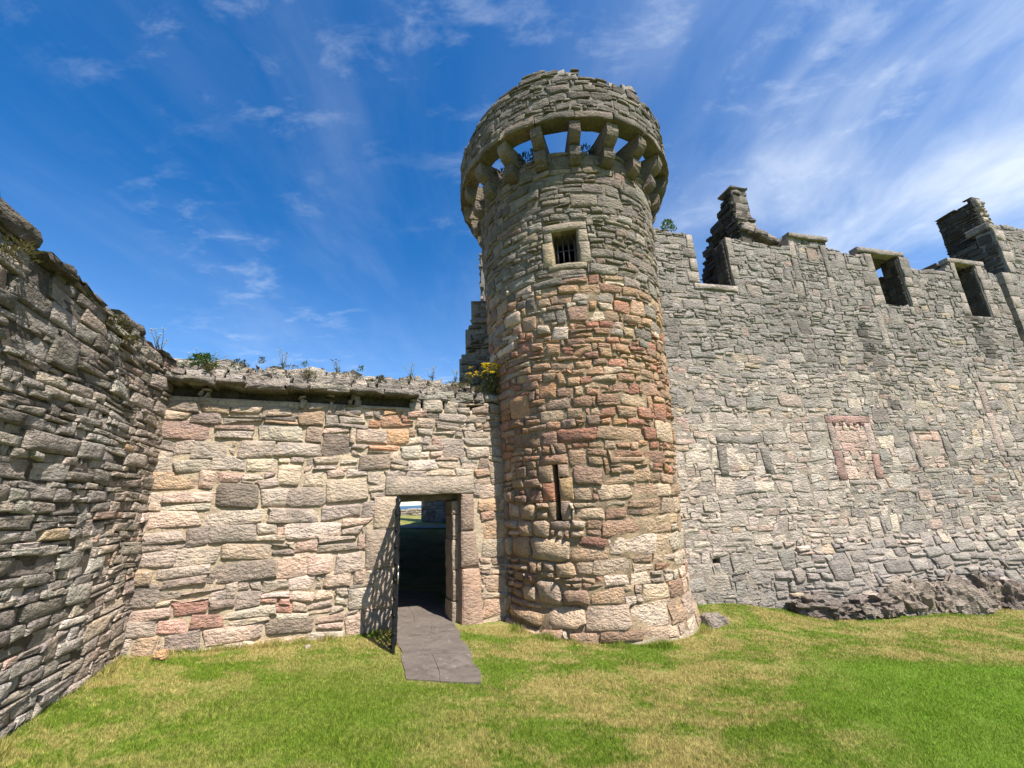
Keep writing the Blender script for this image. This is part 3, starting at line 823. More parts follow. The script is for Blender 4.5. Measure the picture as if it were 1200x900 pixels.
# ================================================================== 4. castle range on the right
def bat(u, z):
    k = np.clip((u - 3.2) / 1.2, 0, 1)
    return np.clip((0.80 - z) / 1.2, 0, 1) * 0.30 * k + np.clip((0.80 - z) * 6, 0, 1) * .02 * k
FR = Flat((1.25, 7.274, 0), 76, bat)
FRp = Flat((1.25, 7.274, 0), 76)
def build_range():
    rng = random.Random(53)
    w = empty('castle_range', tuple(FR.map([6.0], [-.4], [0])[0]), 'tall grey rubble castle wall with blocked windows and roofless openings along its broken top', 'castle wall')
    W0 = (2.90, 3.74, 6.02, 9); W1 = (7.98, 8.84, 5.92, 7.30); W2 = (10.80, 11.58, 5.82, 7.33); SL = (12.27, 12.52, 4.6, 9)
    HO = (2.10, 2.29, .55, .68)
    def top(u):
        for a, b, h in ((0, 2.3, 7.28), (2.3, 2.85, 7.22), (2.85, 3.9, 7.2), (3.9, 5.62, 7.22), (5.62, 6.62, 7.44), (6.62, 7.0, 7.28), (7.0, 7.62, 7.18), (7.62, 9.2, 7.30), (9.2, 10.5, 7.02), (10.5, 12.0, 7.30), (12.0, 12.3, 7.16), (12.3, 12.9, 7.22), (12.9, 30, 8.72)):
            if a <= u < b: return h + .04 * mnoise.noise((u * 2.5, 0, 0))
        return 7.2
    op = [W0, W1, W2, SL, HO]
    core(w, FR, .6, 19.0, 5.65, 8.8, .085, lambda u, z: z < top(u) - .05 and not inrect(u, z, op), .36, MO_RIGHT, amp=.013, d0=-0.003, name='upper_core')
    core(w, FR, .6, 19.0, -1.6, 5.65, .085, lambda u, z: z < top(u) - .05 and not inrect(u, z, op), .7, MO_RIGHT, amp=.013, d0=-0.003)
    # dressed pieces: (name, rect or quad, proud, colour)
    g1, g2, g3, rd, pk = S(156, 148, 136, .62), S(142, 136, 126, .60), S(170, 160, 146, .62), S(168, 136, 124, .62), S(178, 160, 148, .62)
    D = [('sill', (2.72, 3.80, 5.90, 6.02), .04, g3),
         ('jamb', (3.74, 4.02, 6.03, 6.22), .02, g2), ('jamb', (3.74, 3.92, 6.225, 6.55), .02, g1), ('jamb', (3.74, 4.05, 6.555, 6.75), .02, g2), ('jamb', (3.74, 3.90, 6.755, 7.24), .03, g1),
         ('jamb', (2.62, 2.90, 6.05, 6.3), .02, g3), ('jamb', (2.72, 2.90, 6.305, 6.62), .02, g1), ('jamb', (2.58, 2.90, 6.625, 6.86), .02, g2), ('jamb', (2.74, 2.90, 6.865, 7.2), .02, g3),
         ('pilaster', (5.40, 5.62, 5.88, 6.3), .05, g1), ('pilaster', (5.46, 5.64, 6.305, 6.9), .05, g2), ('pilaster', (5.50, 5.66, 6.905, 7.46), .06, g3),
         ('pilaster', (6.36, 6.55, 5.9, 6.5), .05, g1), ('pilaster', (6.42, 6.58, 6.505, 7.36), .05, g2), ('cornice', (5.50, 6.64, 7.45, 7.56), .08, g2),
         ('jamb', (7.66, 7.98, 5.92, 6.15), .02, g3), ('jamb', (7.78, 7.98, 6.155, 6.40), .02, g1), ('jamb', (7.52, 7.98, 6.405, 6.78), .02, g2), ('jamb', (7.74, 7.98, 6.785, 7.29), .02, g1),
         ('jamb', (8.84, 9.04, 5.92, 6.18), .02, g3), ('jamb', (8.84, 9.32, 6.185, 6.46), .02, g1), ('jamb', (8.84, 9.08, 6.465, 6.72), .03, g3), ('jamb', (8.84, 9.16, 6.725, 7.29), .04, g2),
         ('window_lintel', (7.56, 9.06, 7.30, 7.44), .03, g1),
         ('jamb', (10.52, 10.80, 5.82, 6.16), .02, g1), ('jamb', (10.60, 10.80, 6.165, 6.46), .02, g3), ('jamb', (10.42, 10.80, 6.465, 6.80), .02, g2), ('jamb', (10.64, 10.80, 6.805, 7.32), .03, g1),
         ('jamb', (11.58, 11.86, 5.82, 6.2), .02, g3), ('jamb', (11.58, 11.78, 6.205, 6.62), .02, g1), ('jamb', (11.58, 11.98, 6.625, 6.92), .03, g2), ('jamb', (11.58, 11.80, 6.925, 7.32), .03, g1),
         ('window_lintel', (10.60, 11.95, 7.33, 7.46), .03, g1),
         # panel under the middle window
         ('frame_post', (7.54, 7.74, 4.78, 5.80), .05, g1), ('frame_post', (8.28, 8.47, 4.70, 5.30), .045, g2), ('frame_sill', (7.78, 8.40, 4.60, 4.68), .06, g1),
         # red-margined blocked window
         ('frame_post', (5.30, 5.50, 1.90, 2.48), .04, rd), ('frame_post', (5.32, 5.49, 2.485, 3.05), .04, pk), ('frame_post', (6.26, 6.46, 1.90, 2.40), .04, rd), ('frame_post', (6.28, 6.47, 2.405, 3.05), .04, pk),
         ('frame_lintel', (5.30, 6.46, 3.06, 3.20), .03, rd), ('frame_sill', (5.52, 6.26, 1.80, 1.895), .05, g3),
         # grey blocked window
         ('frame_post', (7.50, 7.66, 2.10, 2.48), .03, g1), ('frame_post', (7.48, 7.66, 2.485, 2.86), .03, pk), ('frame_post', (8.40, 8.66, 2.10, 2.42), .03, g2), ('frame_post', (8.40, 8.62, 2.425, 2.76), .03, g2), ('frame_lintel', (7.62, 8.50, 2.88, 3.0), .03, g1), ('blocking_slab', (7.70, 8.38, 2.50, 2.66), .0, pk), ('blocking_slab', (7.70, 8.38, 2.32, 2.48), .0, pk), ('frame_sill', (7.60, 8.46, 1.98, 2.07), .05, g1),
         # large frame further right
         ('frame_lintel', (10.24, 12.0, 4.06, 4.20), .07, g3), ('frame_post', (10.06, 10.28, 3.3, 4.05), .035, pk), ('frame_post', (10.04, 10.26, 2.40, 3.295), .035, pk), ('frame_sill', (10.28, 11.8, 2.28, 2.42), .05, g3),
         # left blocked window
         ('frame_post', (2.60, 2.78, 2.06, 2.62), .03, g2), ('frame_post', (3.58, 3.78, 2.06, 2.56), .03, g2), ('frame_lintel', (2.62, 3.66, 2.66, 2.80), .03, g2),
         # quoins of the taller block
         ] + [('quoin', (12.52, 12.86 + .16 * (i % 2), 4.7 + .36 * i, 5.055 + .36 * i), .03, (g1, g3, g2)[i % 3]) for i in range(7)] + [('quoin', (12.90, 13.14 + .16 * (i % 2), 7.24 + .34 * i, 7.575 + .34 * i), .03, (g3, g1, g2)[i % 3]) for i in range(4)]
    res = op + [d[1] for d in D]
    for n, r_, p, c in D:
        kk = rng.uniform(.88, 1.1)
        if 'frame' in n or 'pilaster' in n: p = p * .2 + .008
        dressed(w, FR, n, (r_[0] + .005, r_[1] - .005, r_[2] + .003, r_[3] - .003), p, M_RIGHT, tuple(x * kk for x in c), rng, depth=.2, bev=.008, jit=.005)
    cells = layout(1.0, 17.0, -1.3, 8.8, lambda z, r: r.choice((r.uniform(.08, .12), r.uniform(.11, .17), r.uniform(.15, .24))), res, top, rng, ratio=(1.0, 2.6), split=.38, tall=.16)
    low = [(S(186, 174, 158, .68), 5), (S(170, 162, 150, .66), 5), (S(196, 182, 160, .68), 2.5), (S(176, 150, 130, .66), 2), (S(150, 144, 136, .64), 3), (S(192, 164, 120, .66), .7), (S(160, 118, 104, .64), .5)]
    hi = [(S(150, 146, 138, .64), 6), (S(136, 132, 124, .62), 5), (S(166, 158, 146, .64), 3), (S(158, 142, 130, .62), 1.4), (S(122, 116, 108, .6), 2), (S(152, 116, 98, .6), .4), (S(176, 156, 120, .62), .4)]
    foot = [(S(150, 145, 136, .62), 5), (S(132, 127, 118, .6), 4), (S(112, 107, 100, .58), 2), (S(168, 160, 146, .62), 2)]
    def colf(u, z, rng):
        t = z + .7 * mnoise.noise((u * .6, z * .6, 2))
        if z < .62 + .35 * mnoise.noise((u * .9, z, 4)) and rng.random() < .85: c = pick(foot, rng)
        elif t < 3.3 and u < 5.5: c = pick(low, rng)
        elif t < 4.4: c = pick(low if rng.random() < .55 else hi, rng); c = tuple(x * .97 for x in c)
        else: c = tuple(x * .94 for x in pick(hi, rng))
        if (5.5 < u < 6.28 and 1.9 < z < 3.05) or (7.66 < u < 8.4 and 2.1 < z < 2.86): c = pick([(S(196, 168, 150, .68), 3), (S(186, 150, 132, .66), 2), (S(200, 182, 160, .68), 2)], rng)
        bl = .20; mm = (.300, .274, .232) if z < 4 else (.235, .220, .192)
        c = tuple(a * (1 - bl) + b * bl for a, b in zip(c, mm))
        # water stains below the openings
        s = max(math.exp(-((u - 7.05 - .12 * (5.2 - z)) / .20) ** 2) * (1 if 3.4 < z < 5.4 else 0), math.exp(-((u - 10.9) / .3) ** 2) * (1 if 4.7 < z < 5.8 else 0), .5 * math.exp(-((u - 5.0) / .5) ** 2) * (1 if 4.8 < z < 5.9 else 0))
        k = 1 - .72 * s * rng.uniform(.6, 1)
        return tuple(x * k for x in c)
    def propf(u, z, a, b):
        if z < .8 and u > 3.4: return .018, (.008, .050), (0, .014), 4.2
        if z > 4.4: return .010, (.004, .024), (0, .004), 5.4
        return .012, (.002, .016), (0, .004), 4.8
    lay_stones(w, FR, cells, M_RIGHT, colf, rng, wa=.05, rough=1.0, tilt=.04, propf=propf, limit=296, cornj=.018, seed=21.0)
    # putlog / beam holes above the red-margined window, drilled as dark sockets in little blocks
    for i in range(5):
        dressed(w, FR, 'socket_stone', (5.46 + .18 * i, 5.55 + .18 * i, 3.0 + .008 * (i % 2), 3.055), .03, M_RIGHT, S(130, 100, 92, .6), rng, depth=.1, bev=.012, jit=.01)
    # end wall of the taller block, facing left along the wall head
    FS = Flat(tuple(FRp.map([12.9], [0], [0])[0]), 76 - 90)
    FS.N = -FRp.D; FS.D = -FRp.N * -1
    FS.D = FRp.N * -1.0
    # u runs back from the front face
    cells = layout(.02, 3.6, 7.1, 8.9, lambda z, r: r.uniform(.09, .2), [], lambda u: 8.66 - .3 * u, rng)
    core(w, FS, 0, 3.6, 6.9, 8.8, .15, lambda u, z: z < 8.60 - .3 * u, .5, MO_LEFT, name='return_wall_core')
    lay_stones(w, FS, cells, M_RIGHT, lambda u, z, r: tuple(x * .3 for x in pick(hi, r)), rng, wa=.03, rough=1, limit=40, seed=31.0, stuff_name='return_rubble')  # shade of this left-facing side is put into the stone colour
    for i in range(4):
        a = .0 + .42 * i
        dressed(w, FRp, 'cap_stone', (12.93 + .62 * i, 13.5 + .62 * i, 8.70, 8.92 + rng.uniform(-.1, .06)), -.05, M_RIGHT, g2, rng, depth=.5, bev=.03, jit=.015)
    return w
RANGE = build_range()

# rooms behind the openings of the range: rear walls keep the sky out of the right-hand opening
def rough_wall(parent, fr, u0, u1, z0, z1, topf, pal, mat, mo, rng, cw=.08, ch=.07, thick=.5, limit=40, left=None, name='rear_wall'):
    ok = (lambda u, z: z < topf(u)) if left is None else (lambda u, z: z < topf(u) and u > left(z))
    core(parent, fr, u0, u1, z0, z1, .15, lambda u, z: ok(u, z + .06) , thick, mo, name=name + '_core')
    cells = [c for c in layout(u0, u1, z0, z1, lambda z, r: r.uniform(1.2, 2.8) * ch, [], topf, rng, minw=cw) if left is None or (c[0] + c[1]) / 2 > left((c[2] + c[3]) / 2)]
    lay_stones(parent, fr, cells, mat, lambda u, z, r: pick(pal, r), rng, wa=.04, rough=1.2, tilt=.05, limit=limit, seed=u0 + z1, propf=lambda u, z, a, b: (.03, (.01, .06), (0, .02), 4.5), stuff_name=name + '_rubble')

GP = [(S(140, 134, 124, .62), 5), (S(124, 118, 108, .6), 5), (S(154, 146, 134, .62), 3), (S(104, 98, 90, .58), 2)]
GP_SHADED = [(tuple(x * .27 for x in c), w_) for c, w_ in GP]  # stone palette with shade painted in for left-facing and recessed faces
def build_behind_range():
    rng = random.Random(71)
    # stair gable with small chimney
    gb = empty('ruined_gable', tuple(FRp.map([3.9], [5.0], [-.9])[0]), 'ruined gable with a narrow corniced chimney stump behind the wall head', 'gable')
    # cross wall running back from the opening, seen on its shaded side
    FX = Flat((0, 0, 0), 0); FX.o = FRp.map([4.60], [0], [-.36])[0]; FX.N = -FRp.D; FX.D = -FRp.N; FX.b = None
    def tx(u): return float(np.interp(u, [0, .27, .32, .94, 1.19, 1.6, 2.3], [8.98, 8.98, 8.86, 8.33, 7.85, 7.26, 5.5])) + .06 * mnoise.noise((u * 9, 0, 0))
    rough_wall(gb, FX, 0, 2.4, 5.4, 9.1, tx, GP_SHADED, M_RIGHT, MO_LEFT, rng, limit=60, name='cross_wall', thick=.36)
    FC = Flat((0, 0, 0), 76); FC.o = FRp.map([0], [0], [-.36])[0]
    def blk(n, a, b, c, d, p, cc, dep): dressed(gb, FC, n, (a, b, c, d), p, M_RIGHT, cc, rng, depth=dep, bev=.012, jit=.012)
    z = 8.15
    for i, h in enumerate((.24, .20, .23, .18)):
        blk('chimney_stone', 4.60 + .01 * (i % 2), 5.02 - .01 * (i % 2), z, z + h - .008, .01 * (i % 2), pick(GP, rng), .16); z += h
    blk('chimney_cornice', 4.57, 5.08, 8.08, 8.145, .05, S(120, 114, 104, .6), .42)
    blk('chimney_cap', 4.55, 5.06, z, z + .05, .04, S(118, 112, 102, .6), .46)
    blk('chimney_base', 4.61, 5.10, 7.86, 8.075, .02, S(150, 142, 128, .6), .4)
    # corbelled, sloping remains of the roof to the right: each course oversails the one below
    for i in range(8):
        u = 4.72 + .16 * i; t = 7.93 - .055 * i
        q = [(u - .12, t - .13), (u + .22, t - .20), (u + .22, t - .06), (u - .12, t + .02)]
        dressed(gb, FC, 'roof_stone', q, .10 + .05 * mnoise.noise((i * 1.7, 0, 0)), M_RIGHT, pick(GP, rng), rng, depth=.6, bev=.02, jit=.014)
        q = [(u - .12, t - .30), (u + .20, t - .37), (u + .20, t - .205), (u - .12, t - .14)]
        dressed(gb, FC, 'roof_stone', q, -.10, M_RIGHT, pick(GP_SHADED, rng), rng, depth=.4, bev=.02, jit=.014)
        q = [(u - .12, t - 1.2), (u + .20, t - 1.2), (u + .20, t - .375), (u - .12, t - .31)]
        dressed(gb, FC, 'roof_stone', q, -.24, M_RIGHT, pick(GP_SHADED, rng), rng, depth=.3, bev=.02, jit=.014)
    for (uu, za, zb) in ((3.705, 6.03, 7.16), (8.80, 5.93, 7.29), (11.535, 5.83, 7.32)):
        FV = Flat((0, 0, 0), 0); FV.o = FRp.map([uu], [0], [0])[0]; FV.N = -FRp.D; FV.D = -FRp.N; FV.b = None
        zz = za
        while zz < zb - .05:
            hh = min(rng.uniform(.16, .32), zb - zz)
            if zb - zz - hh < .1: hh = zb - zz
            m_ = rng.uniform(.14, .24)
            dressed(RANGE, FV, 'reveal_stone', (.03, m_, zz, zz + hh - .006), .015, M_RIGHT, pick(GP_SHADED, rng), rng, depth=.05)
            dressed(RANGE, FV, 'reveal_stone', (m_ + .008, .37, zz, zz + hh - .006), .012, M_RIGHT, pick(GP_SHADED, rng), rng, depth=.05)
            zz += hh
    # rear wall of the room behind the openings, broken so that sky shows in one of them
    rr = empty('inner_wall', tuple(FRp.map([9.0], [5.0], [-2.4])[0]), 'shaded inner cross wall of broken courses inside the roofless openings', 'castle wall')
    F1 = Flat((0, 0, 0), 0); F1.o = FRp.map([8.82], [0], [-.38])[0]; F1.N = -FRp.D; F1.D = -FRp.N; F1.b = None
    rough_wall(rr, F1, 0, 2.6, 5.2, 7.4, lambda u: 6.98 if u < .10 else (6.66 if u < .2 else 6.30), GP_SHADED, M_RIGHT, MO_LEFT, rng, limit=60, name='cross_wall')
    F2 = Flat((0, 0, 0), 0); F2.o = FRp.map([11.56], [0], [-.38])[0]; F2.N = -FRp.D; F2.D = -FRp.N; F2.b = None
    rough_wall(rr, F2, 0, 3.2, 5.2, 7.6, lambda u: 7.5, GP_SHADED, M_RIGHT, MO_LEFT, rng, limit=60, name='cross_wall')
    # low wall heads left of each opening, seen as dark wedges behind the parapet
    for (a, b, c) in ((7.56, 7.96, 7.42), (10.60, 10.78, 7.44)):
        dressed(rr, FRp, 'opening_head', (a + .004, a + 1.46, c - .12, c - .0), -.22, M_RIGHT, S(110, 104, 96, .6), rng, depth=.9, bev=.02, jit=.01)
    # tall broken block behind
    tb = empty('ruined_chimney_stack', tuple(FRp.map([13.5], [8.0], [-.8])[0]), 'tall broken chimney block rising in shade above the right-hand wall head', 'chimney')
    F3 = Flat((0, 0, 0), 0); F3.o = FRp.map([13.3], [0], [-.30])[0]; F3.N = -FRp.D; F3.D = -FRp.N; F3.b = None
    rough_wall(tb, F3, 0, .95, 6.5, 10.3, lambda u: 9.92 + (.10 if u < .2 else 0) + .08 * mnoise.noise((u * 6, 0, 0)), GP_SHADED, M_RIGHT, MO_LEFT, rng, limit=80, name='stack_side', thick=.32)
    F4 = Flat((0, 0, 0), 76); F4.o = FRp.map([13.31], [0], [-.29])[0]
    rough_wall(tb, F4, 0, .36, 6.5, 10.3, lambda u: 9.98 - .3 * u, [(S(160, 150, 136, .64), 3), (S(176, 164, 146, .66), 2)], M_RIGHT, MO_RIGHT, rng, limit=60, name='stack_front', thick=.6)
build_behind_range()

# ================================================================== 5. range wall behind the tower, far things through the gate
def build_beyond():
    rng = random.Random(83)
    rw = empty('courtyard_range_wall', (-.85, 9.4, .1), 'ruined wall stub with a broken raking edge in shade behind the tower', 'castle wall')
    FB = Flat((-1.22, 9.35, 0), 90)
    FB.N = np.array([0, -1., 0]); FB.D = np.array([1., 0, 0])
    rough_wall(rw, FB, 0, 2.4, 0, 6.7, lambda u: 6.55 if u > .28 else (6.25 if u > .22 else (5.2 if u > .05 else 4.9)), GP, M_RIGHT, MO_RIGHT, rng, limit=30, name='broken_end', left=lambda z: .25 * sstep(4.6, 6.2, z))
    FB2 = Flat((-.9, 9.9, 0), 0); FB2.D = np.array([0, 1., 0]); FB2.N = np.array([-1., 0, 0])
    rough_wall(rw, FB2, 0, 11.2, 0, 10.8, lambda u: (6.3 if u < 2.8 else 10.2) + .35 * mnoise.noise((u * .8, 2, 0)), GP, M_RIGHT, MO_RIGHT, rng, limit=10, cw=.14, ch=.11, name='hidden_shade_wall')  # unseen run of wall added to shade the yard beyond the gate
    gr = empty('shade_room', tuple(FD.map([2.7], [.05], [-2.6])[0]), 'added roofed room that darkens the ground behind the open doorway', 'room')
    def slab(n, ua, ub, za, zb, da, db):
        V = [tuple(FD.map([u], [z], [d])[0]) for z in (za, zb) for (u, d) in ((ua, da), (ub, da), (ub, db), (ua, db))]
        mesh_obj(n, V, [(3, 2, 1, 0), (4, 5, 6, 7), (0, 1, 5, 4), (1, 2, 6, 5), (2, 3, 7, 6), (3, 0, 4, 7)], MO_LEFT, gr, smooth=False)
    slab('shade_ceiling', .2, 4.62, 2.5, 2.75, -12.2, -.63)  # roof and walls added to keep light off the ground behind the doorway
    slab('shade_ceiling', 4.63, 5.6, 2.5, 2.75, -6.5, -3.6); slab('shade_ceiling', 4.63, 6.6, 2.5, 2.75, -12.2, -6.51)
    slab('shade_end_wall', .2, .6, -.3, 2.495, -12.2, -.63)
    slab('shade_side_wall', 4.25, 4.62, -.3, 2.495, -1.9, -.63)
    bd = empty('courtyard_building', (-4.2, 22.6, .7), 'shaded stone building standing beyond the open gate', 'building')
    F1 = Flat((-4.95, 22.4, 0), 90); F1.D = np.array([1., 0, 0]); F1.N = np.array([0, -1., 0])
    rough_wall(bd, F1, 0, 1.35, .3, 8.5, lambda u: 8.2, GP, M_RIGHT, MO_RIGHT, rng, limit=60, cw=.12, ch=.09, name='front_wall', thick=.4)
    F2 = Flat((-3.6, 22.4, 0), 90); F2.D = np.array([.80, -.6, 0]); F2.N = np.array([-.6, -.80, 0])
    rough_wall(bd, F2, 0, 4.0, .3, 8.5, lambda u: 8.2, [(S(165, 162, 158, .66), 3), (S(150, 148, 146, .64), 3)], M_RIGHT, MO_RIGHT, rng, limit=60, cw=.12, ch=.09, name='side_wall', thick=.4)
    fw = empty('boundary_wall', (-8, 31, .7), 'low sunlit rubble wall far beyond the gate with sea behind', 'wall')
    F3 = Flat((-16, 31.0, 0), 90); F3.D = np.array([1., 0, 0]); F3.N = np.array([0, -1., 0])
    rough_wall(fw, F3, 0, 14, .2, 1.75, lambda u: 1.56 + .04 * mnoise.noise((u * 2, 0, 0)), [(S(178, 168, 150, .7), 3), (S(160, 150, 134, .68), 3), (S(190, 176, 150, .7), 1)], M_RIGHT, MO_RIGHT, rng, limit=20, cw=.13, ch=.10, name='field_wall', thick=.5)
    # paved strip crossing the yard
    V, F = [], []
    for i in range(13):
        x = -9 + i * .75; y = 17.6 + .25 * (x + 9)
        for dy in (0, 1.3): V.append((x, y + dy, gz(x, y + dy) + .03))
    F = [(2 * i, 2 * i + 2, 2 * i + 3, 2 * i + 1) for i in range(12)]
    o = mesh_obj('gravel_path', V, F, mortar_mat('gravel', S(160, 155, 150, .7), S(140, 136, 130, .7), S(110, 108, 104, .7)), recentre=False); o['kind'] = 'structure'
build_beyond()

# ================================================================== 6. path and gate
def build_path():
    rng = random.Random(91)
    rt = empty('path', (-1.2, 5.9, .05)); rt['kind'] = 'structure'
    m, t, b = new_mat('grey_brown_paving')
    pos = t.node('ShaderNodeNewGeometry').outputs['Position']
    n1 = t.noise(pos, 3.2, 5, .62); n2 = t.noise(pos, 45, 5, .7); n3 = t.noise(pos, 160, 2, .6)
    c = t.mix(t.ramp(n1, .3, .7), S(118, 108, 100, .62), S(138, 126, 116, .62))
    c = t.mix(t.ramp(n2, .52, .72), c, S(120, 106, 96, .7))
    vo = t.node('ShaderNodeTexVoronoi', feature='DISTANCE_TO_EDGE', inp={'Vector': t.mapping(pos, scale=(1, .8, 1), loc=(.3, .2, 0)), 'Scale': 1.5})
    crack = t.ramp(vo.outputs['Distance'], .012, .0)
    c = t.mix(t.math('MULTIPLY', crack, .3), c, S(96, 86, 74, .7))
    c = t.mix(t.math('MULTIPLY', t.ramp(t.noise(pos, 6.5, 6, .7), .48, .66), .55), c, S(92, 82, 72, .6))
    c = t.mix(t.math('MULTIPLY', t.ramp(t.noise(t.mapping(pos, loc=(3, 1, 0)), 11, 5, .7), .58, .68), .5), c, S(176, 168, 154, .66))
    t.l.new(c, b.inputs['Base Color']); b.inputs['Roughness'].default_value = .9
    bp = t.node('ShaderNodeBump', inp={'Strength': .5, 'Distance': .03, 'Height': t.math('ADD', t.math('MULTIPLY', n2, .6), t.math('ADD', t.math('MULTIPLY', n3, .3), n1))}); t.l.new(bp.outputs[0], b.inputs['Normal'])
    # edge lines of the paved apron from its outer end into the passage
    Lp = [(-1.20, 4.84), (-1.46, 5.60), (-1.72, 6.25), (-1.92, 6.80), (-2.35, 7.9), (-2.7, 9.0)]
    Rp = [(-.42, 4.88), (-.62, 5.66), (-.84, 6.35), (-1.02, 6.95), (-1.35, 7.9), (-1.7, 9.0)]
    rows = 5
    for r in range(rows):
        for half in range(2 if r in (0, 2, 3) else 1):
            n = 6; V, F = [], []
            split = (.46, .5, .62, .4, .5)[r]
            a0, a1 = (0, split) if half == 0 else (split, 1)
            if r not in (0, 2, 3): a0, a1 = 0, 1
            for j in range(n + 1):
                f_ = .006 + (j / n) * .988
                for i in range(n + 1):
                    g = a0 + (a1 - a0) * (.005 + .99 * i / n)
                    lx = Lp[r][0] * (1 - f_) + Lp[r + 1][0] * f_; ly = Lp[r][1] * (1 - f_) + Lp[r + 1][1] * f_
                    rx = Rp[r][0] * (1 - f_) + Rp[r + 1][0] * f_; ry = Rp[r][1] * (1 - f_) + Rp[r + 1][1] * f_
                    x = lx * (1 - g) + rx * g; y = ly * (1 - g) + ry * g
                    e = .055
                    x += e * mnoise.noise((x * 3, y * 3, 1)); y += e * mnoise.noise((x * 3, y * 3, 5))
                    V.append((x, y, gz(x, y) + .014 + .008 * mnoise.noise((x * 2, y * 2, r + half))))
            k = n + 1
            for j in range(n):
                for i in range(n): F.append((j * k + i, j * k + i + 1, (j + 1) * k + i + 1, (j + 1) * k + i))
            ring = list(range(k)) + [j * k + n for j in range(1, k)] + [n * k + i for i in range(n - 1, -1, -1)] + [j * k for j in range(n - 1, 0, -1)]
            b0 = len(V)
            for q in ring: V.append((V[q][0], V[q][1], V[q][2] - .12))
            for i in range(len(ring)): F.append((ring[(i + 1) % len(ring)], ring[i], b0 + i, b0 + (i + 1) % len(ring)))
            mesh_obj('flagstone', V, F, m, rt, smooth=False)
build_path()

def build_gate():
    H = FD.map([2.985], [0], [-.02])[0]
    ang = R(14.5)
    g = Vector((math.sin(ang), -math.cos(ang), 0)); n = Vector((math.cos(ang), math.sin(ang), 0))
    z0, z1, Wd = .10, 1.90, .94
    gt = empty('iron_gate', (H[0], H[1], z0), 'black woven iron bar gate swung open outside the doorway', 'gate')
    def P(a, z, o=0.0): v = Vector((H[0], H[1], 0)) + g * a + n * o; v.z = z; return v
    def bar(name, pts, r, k=6):
        V, F = tube(pts, r, k); return mesh_obj(name, V, F, M_IRON, gt)
    def flat(name, a, za, zb, wd, th):
        V = [tuple(P(a + sa * wd / 2, z, so * th / 2)) for z in (za, zb) for (sa, so) in ((-1, -1), (1, -1), (1, 1), (-1, 1))]
        F = [(3, 2, 1, 0), (4, 5, 6, 7)] + [(i, (i + 1) % 4, 4 + (i + 1) % 4, 4 + i) for i in range(4)]
        return mesh_obj(name, V, F, M_IRON, gt, smooth=False)
    HS = flat('hinge_stile', .035, z0, z1, .06, .03); LS = flat('latch_stile', Wd, z0 - .02, z1, .06, .035)
    def rail(z):
        V = [tuple(P(a, z + sz * .022, so * .014)) for a in (.06, Wd - .03) for (sz, so) in ((-1, -1), (1, -1), (1, 1), (-1, 1))]
        F = [(3, 2, 1, 0), (4, 5, 6, 7)] + [(i, (i + 1) % 4, 4 + (i + 1) % 4, 4 + i) for i in range(4)]
        mesh_obj('rail', V, F, M_IRON, gt, smooth=False)
    rail(z0 + .03); rail(z1 - .025)
    nv, nh = 8, 9
    for i in range(nv):
        a = .06 + (Wd - .09) * (i + 1) / (nv + 1)
        pts = []
        for k in range(nh * 4 + 1):
            z = z0 + .03 + (z1 - z0 - .055) * k / (nh * 4)
            ph = math.pi * k / 4
            pts.append(P(a + .018 * math.sin(ph + i), z, .022 * math.cos(ph + math.pi * i)))
        bar('upright_bar', pts, .0160)
    for j in range(1, nh):
        z = z0 + .03 + (z1 - z0 - .055) * j / nh
        pts = []
        for k in range((nv + 1) * 4 + 1):
            a = .06 + (Wd - .09) * k / ((nv + 1) * 4)
            pts.append(P(a, z, -.016 * math.cos(math.pi * k / 4 + math.pi * j)))
        o = bar('cross_bar', pts, .0135)
        V, F = [], []
        # bolt heads on the latch stile
        vv, ff = tube([P(Wd + .03, z, 0), P(Wd + .048, z, 0)], .012, 6)
        mesh_obj('bolt_head', vv, ff, M_IRON, LS)
    # ring and hasp on the latch stile
    c = P(Wd + .05, 1.04, .03)
    ring = [c + .035 * (math.cos(t) * g + math.sin(t) * Vector((0, 0, 1))) for t in [2 * math.pi * k / 16 for k in range(17)]]
    V, F = tube(ring, .007, 6, cap=False); mesh_obj('latch_ring', V, F, M_STEEL, LS)
    V, F = tube([P(Wd + .05, 1.0, .03), P(Wd + .05, .86, .03)], .011, 6); mesh_obj('hasp', V, F, M_STEEL, LS)
    # drop bolt shoe at the bottom and hinge eyes
    V, F = tube([P(Wd - .25, z0 + .02, -.02), P(Wd - .24, z0 - .0, -.14), P(Wd - .24, z0 - .0, -.22)], .018, 6); mesh_obj('gate_stay', V, F, M_IRON, gt)
    for z in (.45, 1.6):
        V, F = tube([P(.0, z - .05, 0), P(.0, z + .05, 0)], .03, 8); mesh_obj('hinge', V, F, M_IRON, HS)
build_gate()

